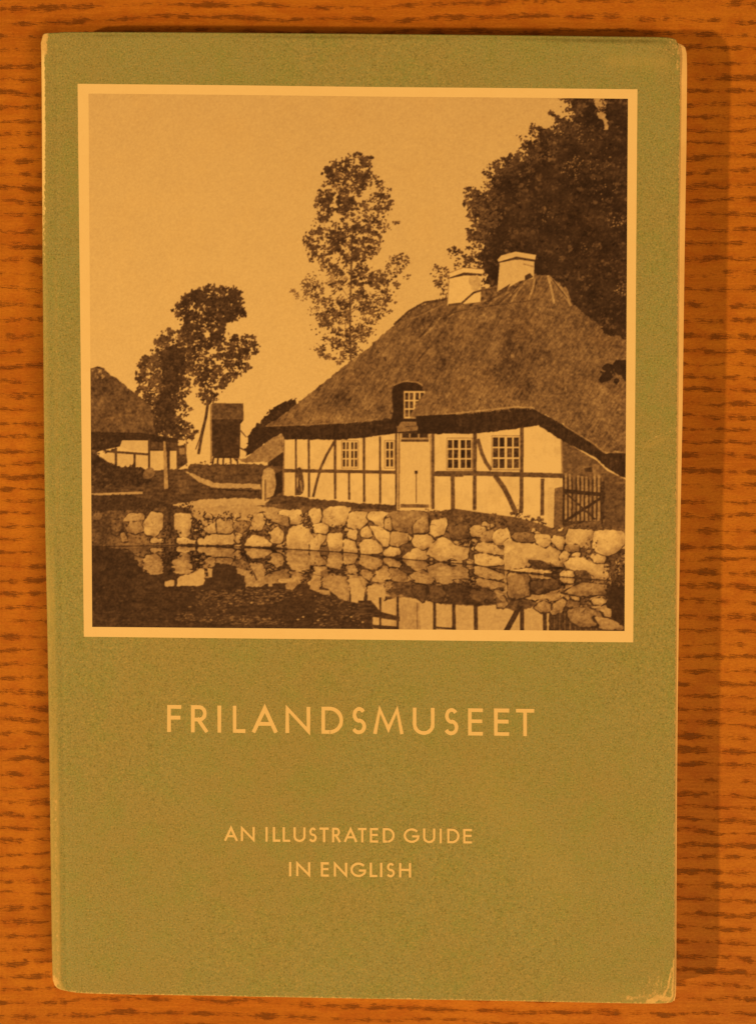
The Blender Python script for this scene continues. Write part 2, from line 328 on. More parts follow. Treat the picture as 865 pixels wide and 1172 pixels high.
# roof
roof = I([(303,488),(321,477),(338,463.5),(360,446),(389,423),(419.5,400),(451,371.5),(472,354),(490,347),(510,341),(552,331),(580,322),(600,315.6),(612,314),(627,315),(640,324),(648,332),(656,349),(690,376),(716,389),(728,395),(760,410),(760,519),(714,519),(703,516),(691,519),(678,508),(639,483),(611,468.5),(600,466.5),(589,467),(555,471.5),(504,476),(470,480),(452,478),(432,481),(402,484),(351,487)])
fill(roof, .525, ND1 * .7 + N1 * .25 + N2 * .3 + N4 * .25 + N8 * .3, .34, jag=.6)
def soft(pts, d, blur_jag=2.0, n=5):
    for i in range(n):
        c = np.mean(pts, 0); k = 1 - i / n * .75
        q = [(c[0] + (x - c[0]) * k, c[1] + (y - c[1]) * k) for x, y in pts]
        r = mask(rough(chaikin(q, 2), blur_jag))
        if r is None: return
        sl, m = r; rr = mask(roof)
        a = CV[sl]; a[m] += d / n
soft(RD([(300,330),(420,300),(470,420),(470,680),(300,640),(250,560)]), -.09)
soft(RD([(60,420),(200,380),(120,560),(20,600)]), -.07)
soft(RD([(500,330),(640,380),(700,560),(560,600)]), .03)
soft(RD([(100,600),(330,560),(400,660),(150,690)]), .07)
soft(RD([(600,590),(770,560),(780,720),(700,720)]), .05)
soft(RB([(250,220),(420,90),(470,60),(440,250),(280,310)]), -.06)
soft(RB([(90,290),(300,290),(540,290),(520,318),(100,340)]), .06, 1)
soft(RF([(640,900),(865,800),(865,900),(660,1000)]), -.05)
soft(RB([(440,180),(570,170),(570,300),(440,310)]), .04)
# thatch texture: short straws following the fall of the roof
def straws(pts, n, ang, l0, l1, t0, t1, w=.7, alpha=.7):
    p = np.array(pts, float); c = rng.uniform(p.min(0), p.max(0), (n * 3, 2)); c = c[inside(p, c)][:n]
    for x, y in c:
        a = math.radians(ang(x, y) + rng.normal(0, 24)); l = rng.uniform(l0, l1)
        line([(x, y), (x + math.cos(a) * l, y + math.sin(a) * l)], rng.uniform(.5, 1) * w, rng.uniform(t0, t1), alpha=alpha)
fall = lambda x, y: 130 - (x - 330) / 390 * 95
rin = I([(318,481),(360,450),(420,403),(472,358),(520,342),(600,320),(628,320),(650,345),(714,392),(714,512),(694,514),(640,478),(606,464),(550,468),(500,472),(440,474),(400,481)])
straws(rin, 800, fall, 1.5, 6, .38, .48, .9, .45); straws(rin, 900, fall, 1.5, 5, .56, .70, .9, .5)
clumps(rin, 90, 6, 4, .6, 1.6, .42, .66)
straws(RC([(0,250),(330,200),(400,235),(0,270)]), 160, fall, 2, 6, .60, .78, .7, .6)
straws(RC([(400,240),(500,290),(640,380),(780,410),(780,300),(560,250)]), 170, fall, 1.5, 5, .58, .76, .7, .6)
straws(RB([(60,330),(500,318),(540,300),(300,300),(100,320)]), 150, fall, 2, 6, .58, .70, .7, .6)
leaves(rin, 120, .6, 1.6, .38, .46, gap=.02); leaves(rin, 200, .5, 1.3, .60, .74, gap=.02)
straws(rin, 1300, fall, 2, 6, .56, .70, .55, .6); straws(rin, 1200, fall, 2, 7, .36, .45, .55, .6)
# bright lower lip and ridge work
line(RC([(0,272),(200,250),(330,236),(400,240)]), 1.8, .74, NF, .3); line(RC([(520,312),(640,385),(690,425),(775,425)]), 1.6, .64, NF, .3)
line(RB([(20,345),(200,338),(400,327),(520,312)]), 1.4, .62, NF, .3)
for a, b, w, t in (((505,185),(585,298),0,0),):
    pass
line(RD([(488,185),(500,230),(512,290)]), 2.6, .78, NF, .2); line(RD([(492,190),(540,235),(575,298)]), 3.0, .72, NF, .2); line(RD([(505,200),(560,270)]), 1.2, .34)
line(RD([(438,195),(430,235),(415,275)]), 2.4, .70, NF, .25); line(RD([(444,200),(436,250)]), 1.0, .36)
for x0, y0, x1, y1 in ((400,190,330,295),(360,225,300,290),(280,250,240,295),(215,245,160,300),(150,290,90,350),(70,330,0,420),(330,240,250,300),(240,270,190,300)):
    m = ((x0 + x1) / 2 + rng.normal(0, 8), (y0 + y1) / 2 + rng.normal(0, 5)); line(RD([(x0, y0), m, (x1, y1)]), 2.4, .36, NF, .3, alpha=.75); line(RD([(x0 + 13, y0 + 6), (m[0] + 12, m[1] + 4), (x1 + 16, y1 - 6)]), rng.uniform(1.2, 2.2), .66, NF, .5, alpha=.8)
line(RD([(0,305),(90,275),(240,240),(340,225),(400,188)]), 2.2, .42, NF, .25)
line(RD([(60,345),(160,318),(300,295),(420,280)]), 1.0, .40, NF, .2)
line(RF([(610,915),(680,850),(760,805),(865,790)]), 2.4, .38, NF, .3); line(RF([(640,905),(740,870),(860,810)]), 1.8, .58, NF, .3)
for i in range(26):
    x = 452 + i * 3.6; y = np.interp(x, [451, 472, 490, 510, 552], [371, 354, 346, 340, 330])
    line([(x, y + 2), (x + rng.normal(.6, .8), y - rng.uniform(.5, 2.6))], 1.1, .36)
line(RF([(720,1100),(865,930)]), 2.2, .40, NF, .2)
# hanging leaves against the roof at the right
leaves(RD([(690,550),(720,520),(760,505),(790,520),(790,560),(740,560),(750,600),(720,590),(690,585)]), 60, 1.0, 2.4, .24, .33, spread=.8)
leaves(RD([(690,380),(740,400),(745,420),(700,400)]), 18, .8, 1.8, .25, .32)
for q in ([(682,590),(690,560),(715,545),(735,560),(722,585),(700,592)],[(690,545),(700,522),(730,520),(740,540),(715,550)],[(730,525),(755,502),(785,505),(800,530),(780,560),(745,560)],[(735,585),(755,570),(762,590),(745,606)],[(760,550),(800,540),(800,600),(775,585)],[(695,380),(715,390),(735,400),(738,415),(712,412),(700,398)]):
    fill(RD(q), .26, NF, .1, smooth=1, jag=.6)
# chimneys
fill(RD([(113,180),(236,172),(232,285),(105,298)]), .955, NF, .08); fill(RD([(112,180),(165,168),(238,174),(236,186),(170,184),(112,196)]), .36)
fill(RD([(108,176),(165,154),(243,160),(240,178),(170,172),(112,192)]), .965, N2, .03); line(RD([(113,182),(105,296)]), 1.0, .66); line(RD([(108,176),(165,154),(243,160)]), .8, .62); fill(RD([(180,190),(234,178),(232,240),(205,245)]), .84, NF, .22, smooth=1, jag=.6)
line(RD([(110,296),(160,290),(205,250),(236,240)]), 2.2, .42, NF, .2)
fill(RD([(305,128),(437,120),(434,195),(380,205),(330,235),(295,248)]), .90, NF, .07); fill(RD([(300,126),(365,110),(440,122),(438,132),(370,122),(302,136)]), .36)
fill(RD([(296,124),(310,108),(365,93),(443,106),(440,124),(368,112),(300,132)]), .91, N2, .06)
line(RD([(395,140),(432,150)]), 1.4, .7); fill(RD([(296,245),(330,225),(345,215),(330,245)]), .40); fill(RD([(400,185),(420,175),(432,190),(400,205)]), .38, NF, .1)
# dormer
fill(RB([(585,230),(582,190),(595,158),(640,145),(690,148),(720,165),(722,190),(640,195),(632,310),(700,305),(720,330),(605,350),(575,330),(590,290)]), .265, NF, .08, smooth=1)
line(RB([(590,162),(640,142),(700,148),(722,162)]), 1.3, .66, NF, .3)
window(RB, 641, 192, 728, 306, 4, 3, mid=2)
fill(RB([(700,235),(740,190),(780,180),(800,300),(668,308),(665,296)]), .56, ND1, .25, jag=.6)
straws(RB([(680,285),(740,200),(800,190),(820,290),(700,303)]), 60, fall, 2, 5, .44, .70)
fill(RB([(612,345),(625,325),(700,325),(700,345),(650,345),(640,352)]), .60, NF, .2); fill(RB([(690,300),(870,290),(870,378),(700,378)]), .265, NF, .08)
fill(RB([(606,345),(640,350),(700,345),(700,365),(608,372)]), .60, NF, .2)
# plinth, yard bits
fill(RB([(28,712),(90,662),(160,660),(230,672),(330,682),(470,694),(604,700),(604,730),(400,722),(60,716)]), .40, NF, .2, jag=.5)
fill(RB([(0,545),(30,528),(58,545),(66,600),(55,655),(30,668),(0,670)]), .78, NF, .25, smooth=1); fill(RB([(58,560),(90,545),(92,640),(50,665),(64,610)]), .27, NF, .1)
fill(RB([(20,580),(0,590),(0,690),(20,690)]), .86, NF, .1); line(RB([(15,585),(15,680)]), 1.4, .45)
fill(RB([(150,540),(175,525),(185,570),(192,620),(180,655),(150,655),(165,600)]), .42, NF, .3, smooth=1); line(RB([(172,590),(180,640)]), 1.6, .7)

# --- wall of boulders, bank plants
WAT = [(90, 626), (200, 624), (280, 626), (340, 629), (400, 632.5), (430, 636), (470, 640.5), (540, 646), (580, 653), (640, 660), (690, 664), (730, 668)]
wat = lambda x: np.interp(x, [a for a, b in WAT], [b for a, b in WAT])
TOP = I([(90,585),(150,584),(200,580),(240,584),(300,578),(330,576),(360,580),(453,584),(500,586),(520,582),(560,588),(590,592),(620,600),(640,608),(660,604),(730,606)])
fill(TOP + WAT[::-1], .48, NF * .6 + N8 * .5, .5)
fill(R2([(130,150),(500,110),(860,150),(860,250),(560,330),(300,330),(140,210)]), .78, NF, .16, jag=.6)
clumps(RC([(0,672),(160,678),(200,684),(330,672),(440,700),(450,760),(400,755),(330,725),(200,725),(60,700),(0,700)]), 70, 7, 3, .6, 1.7, .32, .62)
leaves(RC([(330,640),(350,655),(352,690),(330,690)]), 14, .6, 1.6, .32, .45)
clumps(RB([(620,730),(760,722),(865,728),(865,760),(760,760),(720,738)]), 14, 6, 2.6, .6, 1.5, .38, .64)
leaves(RC([(470,740),(520,720),(690,730),(780,750),(690,745),(520,750)]), 60, .7, 1.6, .3, .46)
leaves(I([(104,575),(200,580),(250,586),(250,620),(104,632)]), 160, .8, 2.0, .26, .46)
ST = []
def stone(r, pts, t=.87): ST.append((r(pts), t))
for s in ([(60,310),(90,230),(150,190),(215,240),(250,290),(260,330),(230,385),(70,385)],[(235,390),(232,340),(290,290),(335,270),(350,310),(310,360),(300,395)],[(225,100),(240,85),(310,80),(318,130),(300,190),(260,195),(228,130)],[(335,195),(340,110),(380,75),(460,68),(540,80),(520,120),(500,190),(470,215),(400,210)],[(260,205),(310,195),(365,205),(370,260),(350,270),(265,262)],[(370,275),(475,270),(478,390),(440,408),(385,400),(368,330)],[(510,285),(540,245),(590,250),(580,320),(520,305)],[(490,320),(540,320),(575,335),(585,415),(490,412)],[(518,220),(530,120),(580,102),(670,115),(665,180),(620,225),(570,228)],[(672,150),(690,110),(780,102),(835,120),(850,180),(800,225),(740,205)],[(620,290),(625,240),(660,215),(690,240),(705,285),(680,300)],[(690,210),(770,225),(860,245),(890,280),(870,340),(800,365),(745,310),(720,260)],[(615,350),(650,320),(720,318),(770,370),(790,400),(740,420),(625,425)],[(0,95),(150,90),(180,140),(160,190),(80,200),(0,170)]):
    stone(R3, s, .88 + rng.normal(0, .015))
for s, t in (([(0,375),(40,340),(100,355),(110,395),(60,412),(0,400)],.88),([(130,415),(190,370),(220,355),(295,375),(298,440),(150,435)],.84),([(195,300),(220,262),(310,262),(355,310),(300,350),(270,362),(210,330)],.87),([(305,200),(340,160),(430,142),(440,180),(420,250),(360,270),(320,250)],.88),([(305,390),(340,330),(400,280),(440,290),(500,340),(585,355),(580,420),(520,440),(470,420),(410,445),(360,425)],.86),([(455,215),(520,190),(600,200),(600,270),(520,290),(480,290)],.55),([(600,220),(640,190),(710,205),(720,240),(690,270),(620,270)],.84),([(700,240),(770,230),(775,300),(710,310),(680,280)],.70),([(765,280),(790,225),(870,215),(890,330),(790,330)],.88),([(640,365),(670,315),(760,325),(845,380),(840,405),(740,390)],.84),([(640,400),(700,395),(790,415),(845,445),(830,470),(720,482),(650,465)],.87),([(20,130),(60,100),(260,95),(300,130),(300,240),(210,245),(120,240),(30,190)],.66),([(200,190),(260,140),(300,150),(310,240),(205,245)],.72),([(0,150),(40,140),(50,230),(0,210)],.8),([(50,240),(160,250),(160,310),(100,340),(40,330)],.76),([(470,445),(545,450),(545,462),(475,460)],.86),([(580,445),(610,440),(620,470),(590,480)],.82)):
    stone(R4, s, t)
for s, t in (([(0,285),(200,300),(330,355),(370,400),(390,455),(330,470),(230,455),(150,420),(130,480),(0,490)],.84),([(0,495),(150,480),(290,500),(280,515),(120,505),(0,500)],.9),([(35,265),(60,235),(180,240),(195,285),(150,300),(60,290)],.62),([(190,250),(290,255),(300,300),(255,335),(200,310)],.85),([(300,290),(320,255),(385,270),(390,350),(350,350)],.88),([(405,270),(420,225),(460,215),(600,225),(610,260),(560,290),(560,340),(460,330),(410,310)],.86),([(590,330),(600,240),(640,225),(790,235),(800,300),(750,365),(690,388),(620,370)],.89),([(395,450),(440,410),(490,405),(600,455),(680,450),(690,500),(700,560),(600,545),(540,490),(440,490)],.87),([(570,405),(600,375),(670,405),(660,440),(600,440)],.86),([(350,400),(400,355),(430,380),(400,430),(365,420)],.84),([(355,520),(380,497),(440,498),(458,535),(370,540)],.9),([(400,320),(480,320),(490,360),(430,370),(390,350)],.68),([(160,430),(230,425),(300,465),(370,470),(360,485),(220,478)],.38)):
    stone(R5, s, t)
for s, t in (([(0,190),(110,185),(130,230),(110,350),(50,360),(0,290)],.84),([(20,375),(90,372),(165,395),(150,415),(25,412)],.87),([(180,385),(300,345),(440,340),(450,420),(190,420)],.82),([(450,380),(490,330),(515,350),(490,415)],.78),([(540,430),(560,380),(620,345),(680,370),(740,420),(720,435)],.87),([(590,260),(610,195),(680,180),(690,240),(660,310),(610,310)],.82),([(735,400),(735,320),(780,285),(830,330),(820,400),(790,410)],.84),([(770,440),(780,425),(820,425),(820,445)],.8),([(220,300),(320,250),(325,330),(260,335)],.84),([(680,180),(780,190),(860,210),(860,280),(780,260),(700,220)],.74),([(320,230),(430,230),(450,300),(420,335),(330,330)],.72),([(450,260),(520,240),(580,260),(520,330),(460,310)],.62)):
    stone(R2, s, t)
for s, t in (([(60,760),(75,737),(98,745),(95,770),(70,775)],.60),([(135,780),(180,775),(190,830),(140,835)],.50),([(190,775),(215,745),(270,752),(270,775),(230,785)],.78),([(200,810),(215,783),(265,783),(270,820),(240,830),(205,825)],.70),([(268,790),(300,745),(345,750),(345,810),(320,840),(280,835)],.82),([(175,835),(190,825),(205,860),(180,865)],.72),([(300,852),(345,850),(350,870),(300,868)],.8)):
    stone(RA, s, t)
def boulder(pts, t, k=1.0, contrast=1.0):
    c = np.mean(pts, 0); sz = np.ptp(np.array(pts), 0).min()
    big = lambda m, dx=0, dy=0: [(c[0] + (x - c[0]) * m + dx, c[1] + (y - c[1]) * m + dy) for x, y in pts]
    fill(chaikin(big(1.06 + 2.2 / max(sz, 4), .3, .5), 1, .13), .32, NF, .24, jag=.5)
    fill(chaikin(big(1.10 * k), 1, .13), t - .03, NF * .7 + N4 * .5 + N8 * .2, .32, jag=.5, shade=(-.07, -.13))
    if sz > 6:
        fill(big(.80, -sz * .05, -sz * .10), min(.95, t + .025), NF, .20, smooth=2, jag=.8, alpha=.6)
        fill(big(.45, -sz * .08, -sz * .16), min(.95, t + .045), NF, .14, smooth=2, jag=.8, alpha=.5)
        for _ in range(rng.integers(1, 6)):
            a = rng.uniform(-.38, .38, 2) * sz + c; b = a + rng.normal(0, sz * .12, 2)
            line([a, (a + b) / 2 + rng.normal(0, sz * .03, 2), b], rng.uniform(.5, 1.1), t - rng.uniform(.12, .3), alpha=.7)
        for _ in range(int(sz * .8)):
            a = rng.uniform(-.42, .42, 2) * np.ptp(np.array(pts), 0) + c
            r = rng.uniform(.4, 1.1); fill([(a[0] - r, a[1]), (a[0], a[1] - r * .6), (a[0] + r, a[1]), (a[0], a[1] + r * .6)], t + rng.normal(-.05, .08), alpha=.6)
for _ in range(210):
    x = rng.uniform(225, 716); y0 = np.interp(x, [225, 300, 450, 560, 640, 716], [592, 586, 590, 596, 610, 612]); y = rng.uniform(y0, wat(x) - 2)
    r = rng.uniform(2.2, 5); n = rng.integers(5, 8); ph = rng.uniform(0, 6.3)
    boulder([(x + r * rng.uniform(.8, 1.35) * math.cos(ph + k * 6.283 / n), y + r * rng.uniform(.55, .9) * math.sin(ph + k * 6.283 / n)) for k in range(n)], rng.uniform(.70, .90))
for pts, t in ST: boulder(pts, t)
leaves(R2([(330,180),(430,170),(450,230),(380,260),(340,230)]), 40, .6, 1.5, .26, .4)
leaves(R2([(120,220),(200,220),(230,320),(270,350),(130,365)]), 70, .7, 1.7, .24, .36); leaves(R2([(490,380),(560,310),(640,310),(560,370),(520,430)]), 60, .6, 1.5, .25, .4)
leaves(R2([(680,230),(740,210),(750,300),(720,350),(690,320)]), 45, .6, 1.4, .25, .4); leaves(R2([(430,240),(560,240),(560,330),(450,330)]), 45, .5, 1.3, .36, .7)
leaves(R4([(510,300),(620,270),(640,340),(560,350)]), 40, .7, 1.7, .24, .36); leaves(R5([(560,280),(620,290),(600,390),(510,400),(500,340)]), 40, .5, 1.4, .32, .62)
leaves(R3([(150,130),(220,120),(260,230),(180,230)]), 50, .6, 1.4, .26, .42); leaves(R3([(370,205),(500,210),(480,265),(380,262)]), 40, .6, 1.4, .26, .38)
leaves(RA([(360,740),(470,745),(475,700),(440,705)]), 40, .7, 1.6, .26, .4); leaves(RA([(345,790),(375,780),(425,830),(410,865),(345,860)]), 50, .7, 1.6, .24, .36); leaves(RA([(470,770),(515,790),(530,850),(460,860)]), 45, .7, 1.6, .22, .34)
leaves(RA([(55,690),(300,690),(370,740),(200,750),(60,745)]), 110, .6, 1.6, .26, .42)

# --- the pond: mirror of the wall with a ripple, then the house and weed patches
src = CV.copy()
ys = (np.arange(HH) + .5) / PS + PY0; xs = (np.arange(WW) + .5) / PS + PX0
rip = (vnoise(HH, WW, 14, 2.2, 21) - .5) * 4.5 + (vnoise(HH, WW, 5, 1.0, 22) - .5) * 3.0
WY = wat(xs)[None, :] + 0 * ys[:, None]; D = ys[:, None] - WY
below = D > 0
top = np.interp(xs, [90, 150, 300, 340, 380, 450, 500, 560, 640, 730], [588, 588, 580, 586, 582, 585, 587, 596, 606, 605])[None, :]
sy = WY - D / .88; sxx = xs[None, :] + rip * np.clip(D / 20, .15, 1)
iy = np.clip(((sy - PY0) * PS).astype(int), 0, HH - 1); ix = np.clip(((sxx - PX0) * PS).astype(int), 0, WW - 1)
ref = src[iy, ix] * .88 - .02 + NH * .08 + N4 * .06
ref = np.where(sy > top, ref, .33 + NF * .12)
CV[:] = np.where(below, ref + NH * .05, CV)
line(WAT, 1.1, .30, NF, .2)
# darker far-left pond and weedy foreground
fill(I([(98,628),(150,630),(168,660),(190,664),(230,690),(300,684),(360,690),(400,697),(455,696),(470,728),(730,728),(730,740),(98,740)]), .33, NH * .5 + NF * .5, .22, jag=1)
fill(I([(98,626),(140,628),(160,650),(150,700),(98,700)]), .30, NF, .16, jag=1)
fill(R2([(320,560),(460,580),(530,660),(530,740),(300,720),(240,640)]), .31, NH, .12, jag=.5)
# bright pieces of the far gable in the water
fill(R2([(20,680),(50,660),(140,640),(195,605),(225,610),(232,690),(210,735),(20,738)]), .85, NF, .12, jag=.5); fill(R2([(-80,705),(-40,690),(-5,692),(-5,735),(-75,738)]), .82, NF, .1, jag=.4)
fill(R2([(250,600),(288,605),(285,670),(258,670)]), .80, NF, .1)
fill(R2([(470,600),(560,620),(590,660),(620,640),(640,560),(670,570),(690,660),(700,720),(660,745),(540,742),(535,660),(480,640)]), .74, NF, .2, jag=.5); line(R2([(600,630),(625,690)]), 1.5, .36)
fill(R2([(712,670),(740,665),(745,740),(715,740)]), .74, NF, .1)
fill(R3([(350,640),(430,600),(490,650),(530,710),(530,790),(460,770),(380,700)]), .74, NF, .2, jag=.4); fill(R3([(230,660),(280,600),(310,650),(300,720),(230,690)]), .74, NF, .2, jag=.4)
fill(R3([(40,660),(130,615),(150,650),(100,700),(50,690)]), .72, NF, .2, jag=.4); fill(R3([(290,700),(380,705),(390,740),(300,725)]), .74, NF, .2, jag=.4); fill(R3([(310,560),(360,540),(370,590),(320,600)]), .6, NF, .2)
fill(R3([(525,615),(590,605),(650,700),(635,800),(545,795),(540,700)]), .84, NF, .12, jag=.4); fill(R3([(670,670),(790,655),(810,720),(800,780),(750,810),(665,800)]), .82, NF, .12, jag=.4)
# house wall upside down
hw = I([(418,690),(455,687),(470,690),(500,690),(520,692),(560,694),(600,690),(640,700),(654,728),(418,728)])
fill(I([(427,690),(455,684),(470,684),(500,690),(545,693),(600,692),(628,700),(628,730),(427,730)]), .84, NF, .06, jag=.4)
fill(I([(452,683),(480,690),(482,730),(451,730)]), .78, NS, .05); line(I([(477,690),(477.5,728)]), 1, .55)
for x, y0, y1, w in ((418,684,712,2.6),(435,684,728,2.4),(455,683,728,2.8),(497,688,728,3.6),(519,690,728,4.2),(544,692,728,4.6),(597,694,728,4.6),(623,700,728,4.6)):
    line([(x, y0), (x + rng.normal(0, .5), y1)], w, .34, NF, .12)
line(I([(497,718),(521,720)]), 2.4, .34); line(I([(594,694),(588,706),(578,724),(574,730)]), 6.0, .33, NF, .1)
fill(I([(574,686),(604,686),(612,694),(590,700),(575,694)]), .36, NF, .3, smooth=1, jag=.8, alpha=.8)
fill(I([(427,715),(455,717),(455,722),(427,719)]), .33); fill(R8([(40,130),(70,165),(130,180),(130,195),(40,180),(0,175),(0,130)]), .34, NH, .3)
fill(I([(628,694),(652,694),(690,705),(720,712),(720,730),(628,730)]), .36, NF, .22, jag=.6)
for x in range(634, 688, 6): line([(x, 700), (x, 728)], 1.5, .5, NF, .3)
# mirrored boulders drawn again where the wall leans back
for pts, t in ((R8([(655,160),(700,150),(760,165),(770,205),(700,215),(660,190)]),.66),(R8([(740,180),(800,190),(835,205),(830,222),(760,220)]),.74),(R8([(730,128),(760,120),(780,130),(765,145),(738,142)]),.85),(R8([(550,150),(575,130),(605,140),(600,165),(570,168)]),.74),(R8([(600,165),(640,120),(655,130),(640,165),(615,175)]),.76),(R8([(430,125),(455,115),(470,140),(455,155),(435,150)]),.74),(R8([(220,90),(255,75),(275,105),(260,135),(225,130)]),.70),(R8([(170,90),(200,85),(215,100),(205,135),(175,115)]),.6),(R8([(468,40),(535,50),(540,110),(500,125),(470,120)]),.68),(R8([(540,70),(620,62),(630,90),(570,110),(545,105)]),.45),(R8([(640,105),(700,75),(785,80),(780,110),(700,115)]),.70)):
    boulder(pts, t - .02, .92)
leaves(R8([(770,30),(838,0),(838,100),(800,130),(770,90)]), 160, .6, 1.8, .24, .6, bias=.6)
fill(R8([(790,85),(845,90),(845,225),(800,190),(780,140)]), .29, NF, .14, jag=1)
leaves(R5([(660,470),(730,400),(805,340),(805,600),(740,600),(700,540)]), 150, .6, 1.9, .26, .68, bias=.6)
fill(I([(478,668),(560,672),(575,690),(540,694),(500,690),(470,684),(440,676)]), .31, NF, .16, jag=.6, alpha=.6)
# floating weed
for q, n, t0, t1 in ((R7([(0,200),(150,170),(440,180),(520,200),(300,260),(120,270),(0,290)]), 260, .42, .66), (R7([(50,320),(350,340),(390,380),(60,380)]), 150, .4, .66), (R7([(540,190),(700,220),(830,260),(840,390),(560,390)]), 150, .36, .62), (R6([(600,190),(860,190),(860,330),(620,300),(700,250)]), 90, .38, .62), (R6([(540,330),(860,330),(860,400),(560,400)]), 80, .34, .62), (R6([(40,100),(500,200),(500,400),(40,400)]), 130, .26, .40), (R7([(280,280),(540,250),(560,390),(280,390)]), 120, .25, .36)):
    p = np.array(q); c = rng.uniform(p.min(0), p.max(0), (n * 3, 2)); c = c[inside(p, c)][:n]
    for x, y in c:
        l = rng.uniform(.8, 3.2); fill([(x - l, y), (x, y - rng.uniform(.4, .9)), (x + l, y), (x, y + rng.uniform(.4, .9))], rng.uniform(t0, t1), smooth=1)
for x, y in ((347, 706), (364, 710), (288, 690), (341, 709), (415, 712), (402, 706)): fill([(x - 2, y), (x, y - 1), (x + 2, y), (x, y + 1)], .82)

# --- printing softness and grain
def blur(a, n):
    for _ in range(n):
        a = (np.roll(a, 1, 0) + a * 2 + np.roll(a, -1, 0)) / 4
        a = (np.roll(a, 1, 1) + a * 2 + np.roll(a, -1, 1)) / 4
    return a
CV = blur(CV, 1)
mid = np.clip((CV - .22) / .16, 0, 1) * np.clip((.93 - CV) / .22, .12, 1)
CV += mid * ((vnoise(HH, WW, 1.5, 1.5, 41) - .5) * .10 + (vnoise(HH, WW, 2.6, 2.2, 42) - .5) * .12 + (vnoise(HH, WW, 5, 4, 43) - .5) * .06)
CV = blur(CV, 1)
CV += (vnoise(HH, WW, .8, .8, 31) - .5) * .035 + (vnoise(HH, WW, 1.8, 1.8, 32) - .5) * .03
CV = np.clip(CV, .2, .97)
def tone_at(px, py):
    x = np.clip((px - PX0) * PS - .5, 0, WW - 2); y = np.clip((py - PY0) * PS - .5, 0, HH - 2)
    xi = x.astype(int); yi = y.astype(int); fx = x - xi; fy = y - yi
    return (CV[yi, xi] * (1 - fx) + CV[yi, xi + 1] * fx) * (1 - fy) + (CV[yi + 1, xi] * (1 - fx) + CV[yi + 1, xi + 1] * fx) * fy
# ---------------------------------------------------------------- helpers
def mesh_obj(name, verts, faces, mat, parent=None, smooth=False):
    me = bpy.data.meshes.new(name)
    me.from_pydata([tuple(v) for v in verts], [], faces)
    me.validate(); me.materials.append(mat)
    if smooth: me.polygons.foreach_set("use_smooth", np.ones(len(me.polygons), bool))
    o = bpy.data.objects.new(name, me); COL.objects.link(o)
    if parent: o.parent = parent
    return o
def grid_obj(name, X, Y, Z, mat, parent=None, attrs=None, color=None):
    """a sheet from 2-D arrays of points (metres), with per-vertex values"""
    r, c = X.shape
    me = bpy.data.meshes.new(name)
    me.vertices.add(r * c)
    me.vertices.foreach_set("co", np.stack([X, Y, Z], -1).astype(np.float32).ravel())
    i = np.arange(r * c).reshape(r, c)
    q = np.stack([i[1:, :-1], i[1:, 1:], i[:-1, 1:], i[:-1, :-1]], -1).reshape(-1, 4)
    n = len(q)
    me.loops.add(n * 4); me.loops.foreach_set("vertex_index", q.astype(np.int32).ravel())
    me.polygons.add(n); me.polygons.foreach_set("loop_start", np.arange(0, n * 4, 4, dtype=np.int32))
    me.polygons.foreach_set("use_smooth", np.ones(n, bool))
    me.update(calc_edges=True)
    for k, v in (attrs or {}).items():
        a = me.attributes.new(k, 'FLOAT', 'POINT'); a.data.foreach_set("value", v.astype(np.float32).ravel())
    if color is not None:
        a = me.attributes.new("ink", 'FLOAT_COLOR', 'POINT')
        a.data.foreach_set("color", np.concatenate([color, np.ones(color.shape[:-1] + (1,))], -1).astype(np.float32).ravel())
    me.materials.append(mat)
    o = bpy.data.objects.new(name, me); COL.objects.link(o)
    if parent: o.parent = parent
    return o
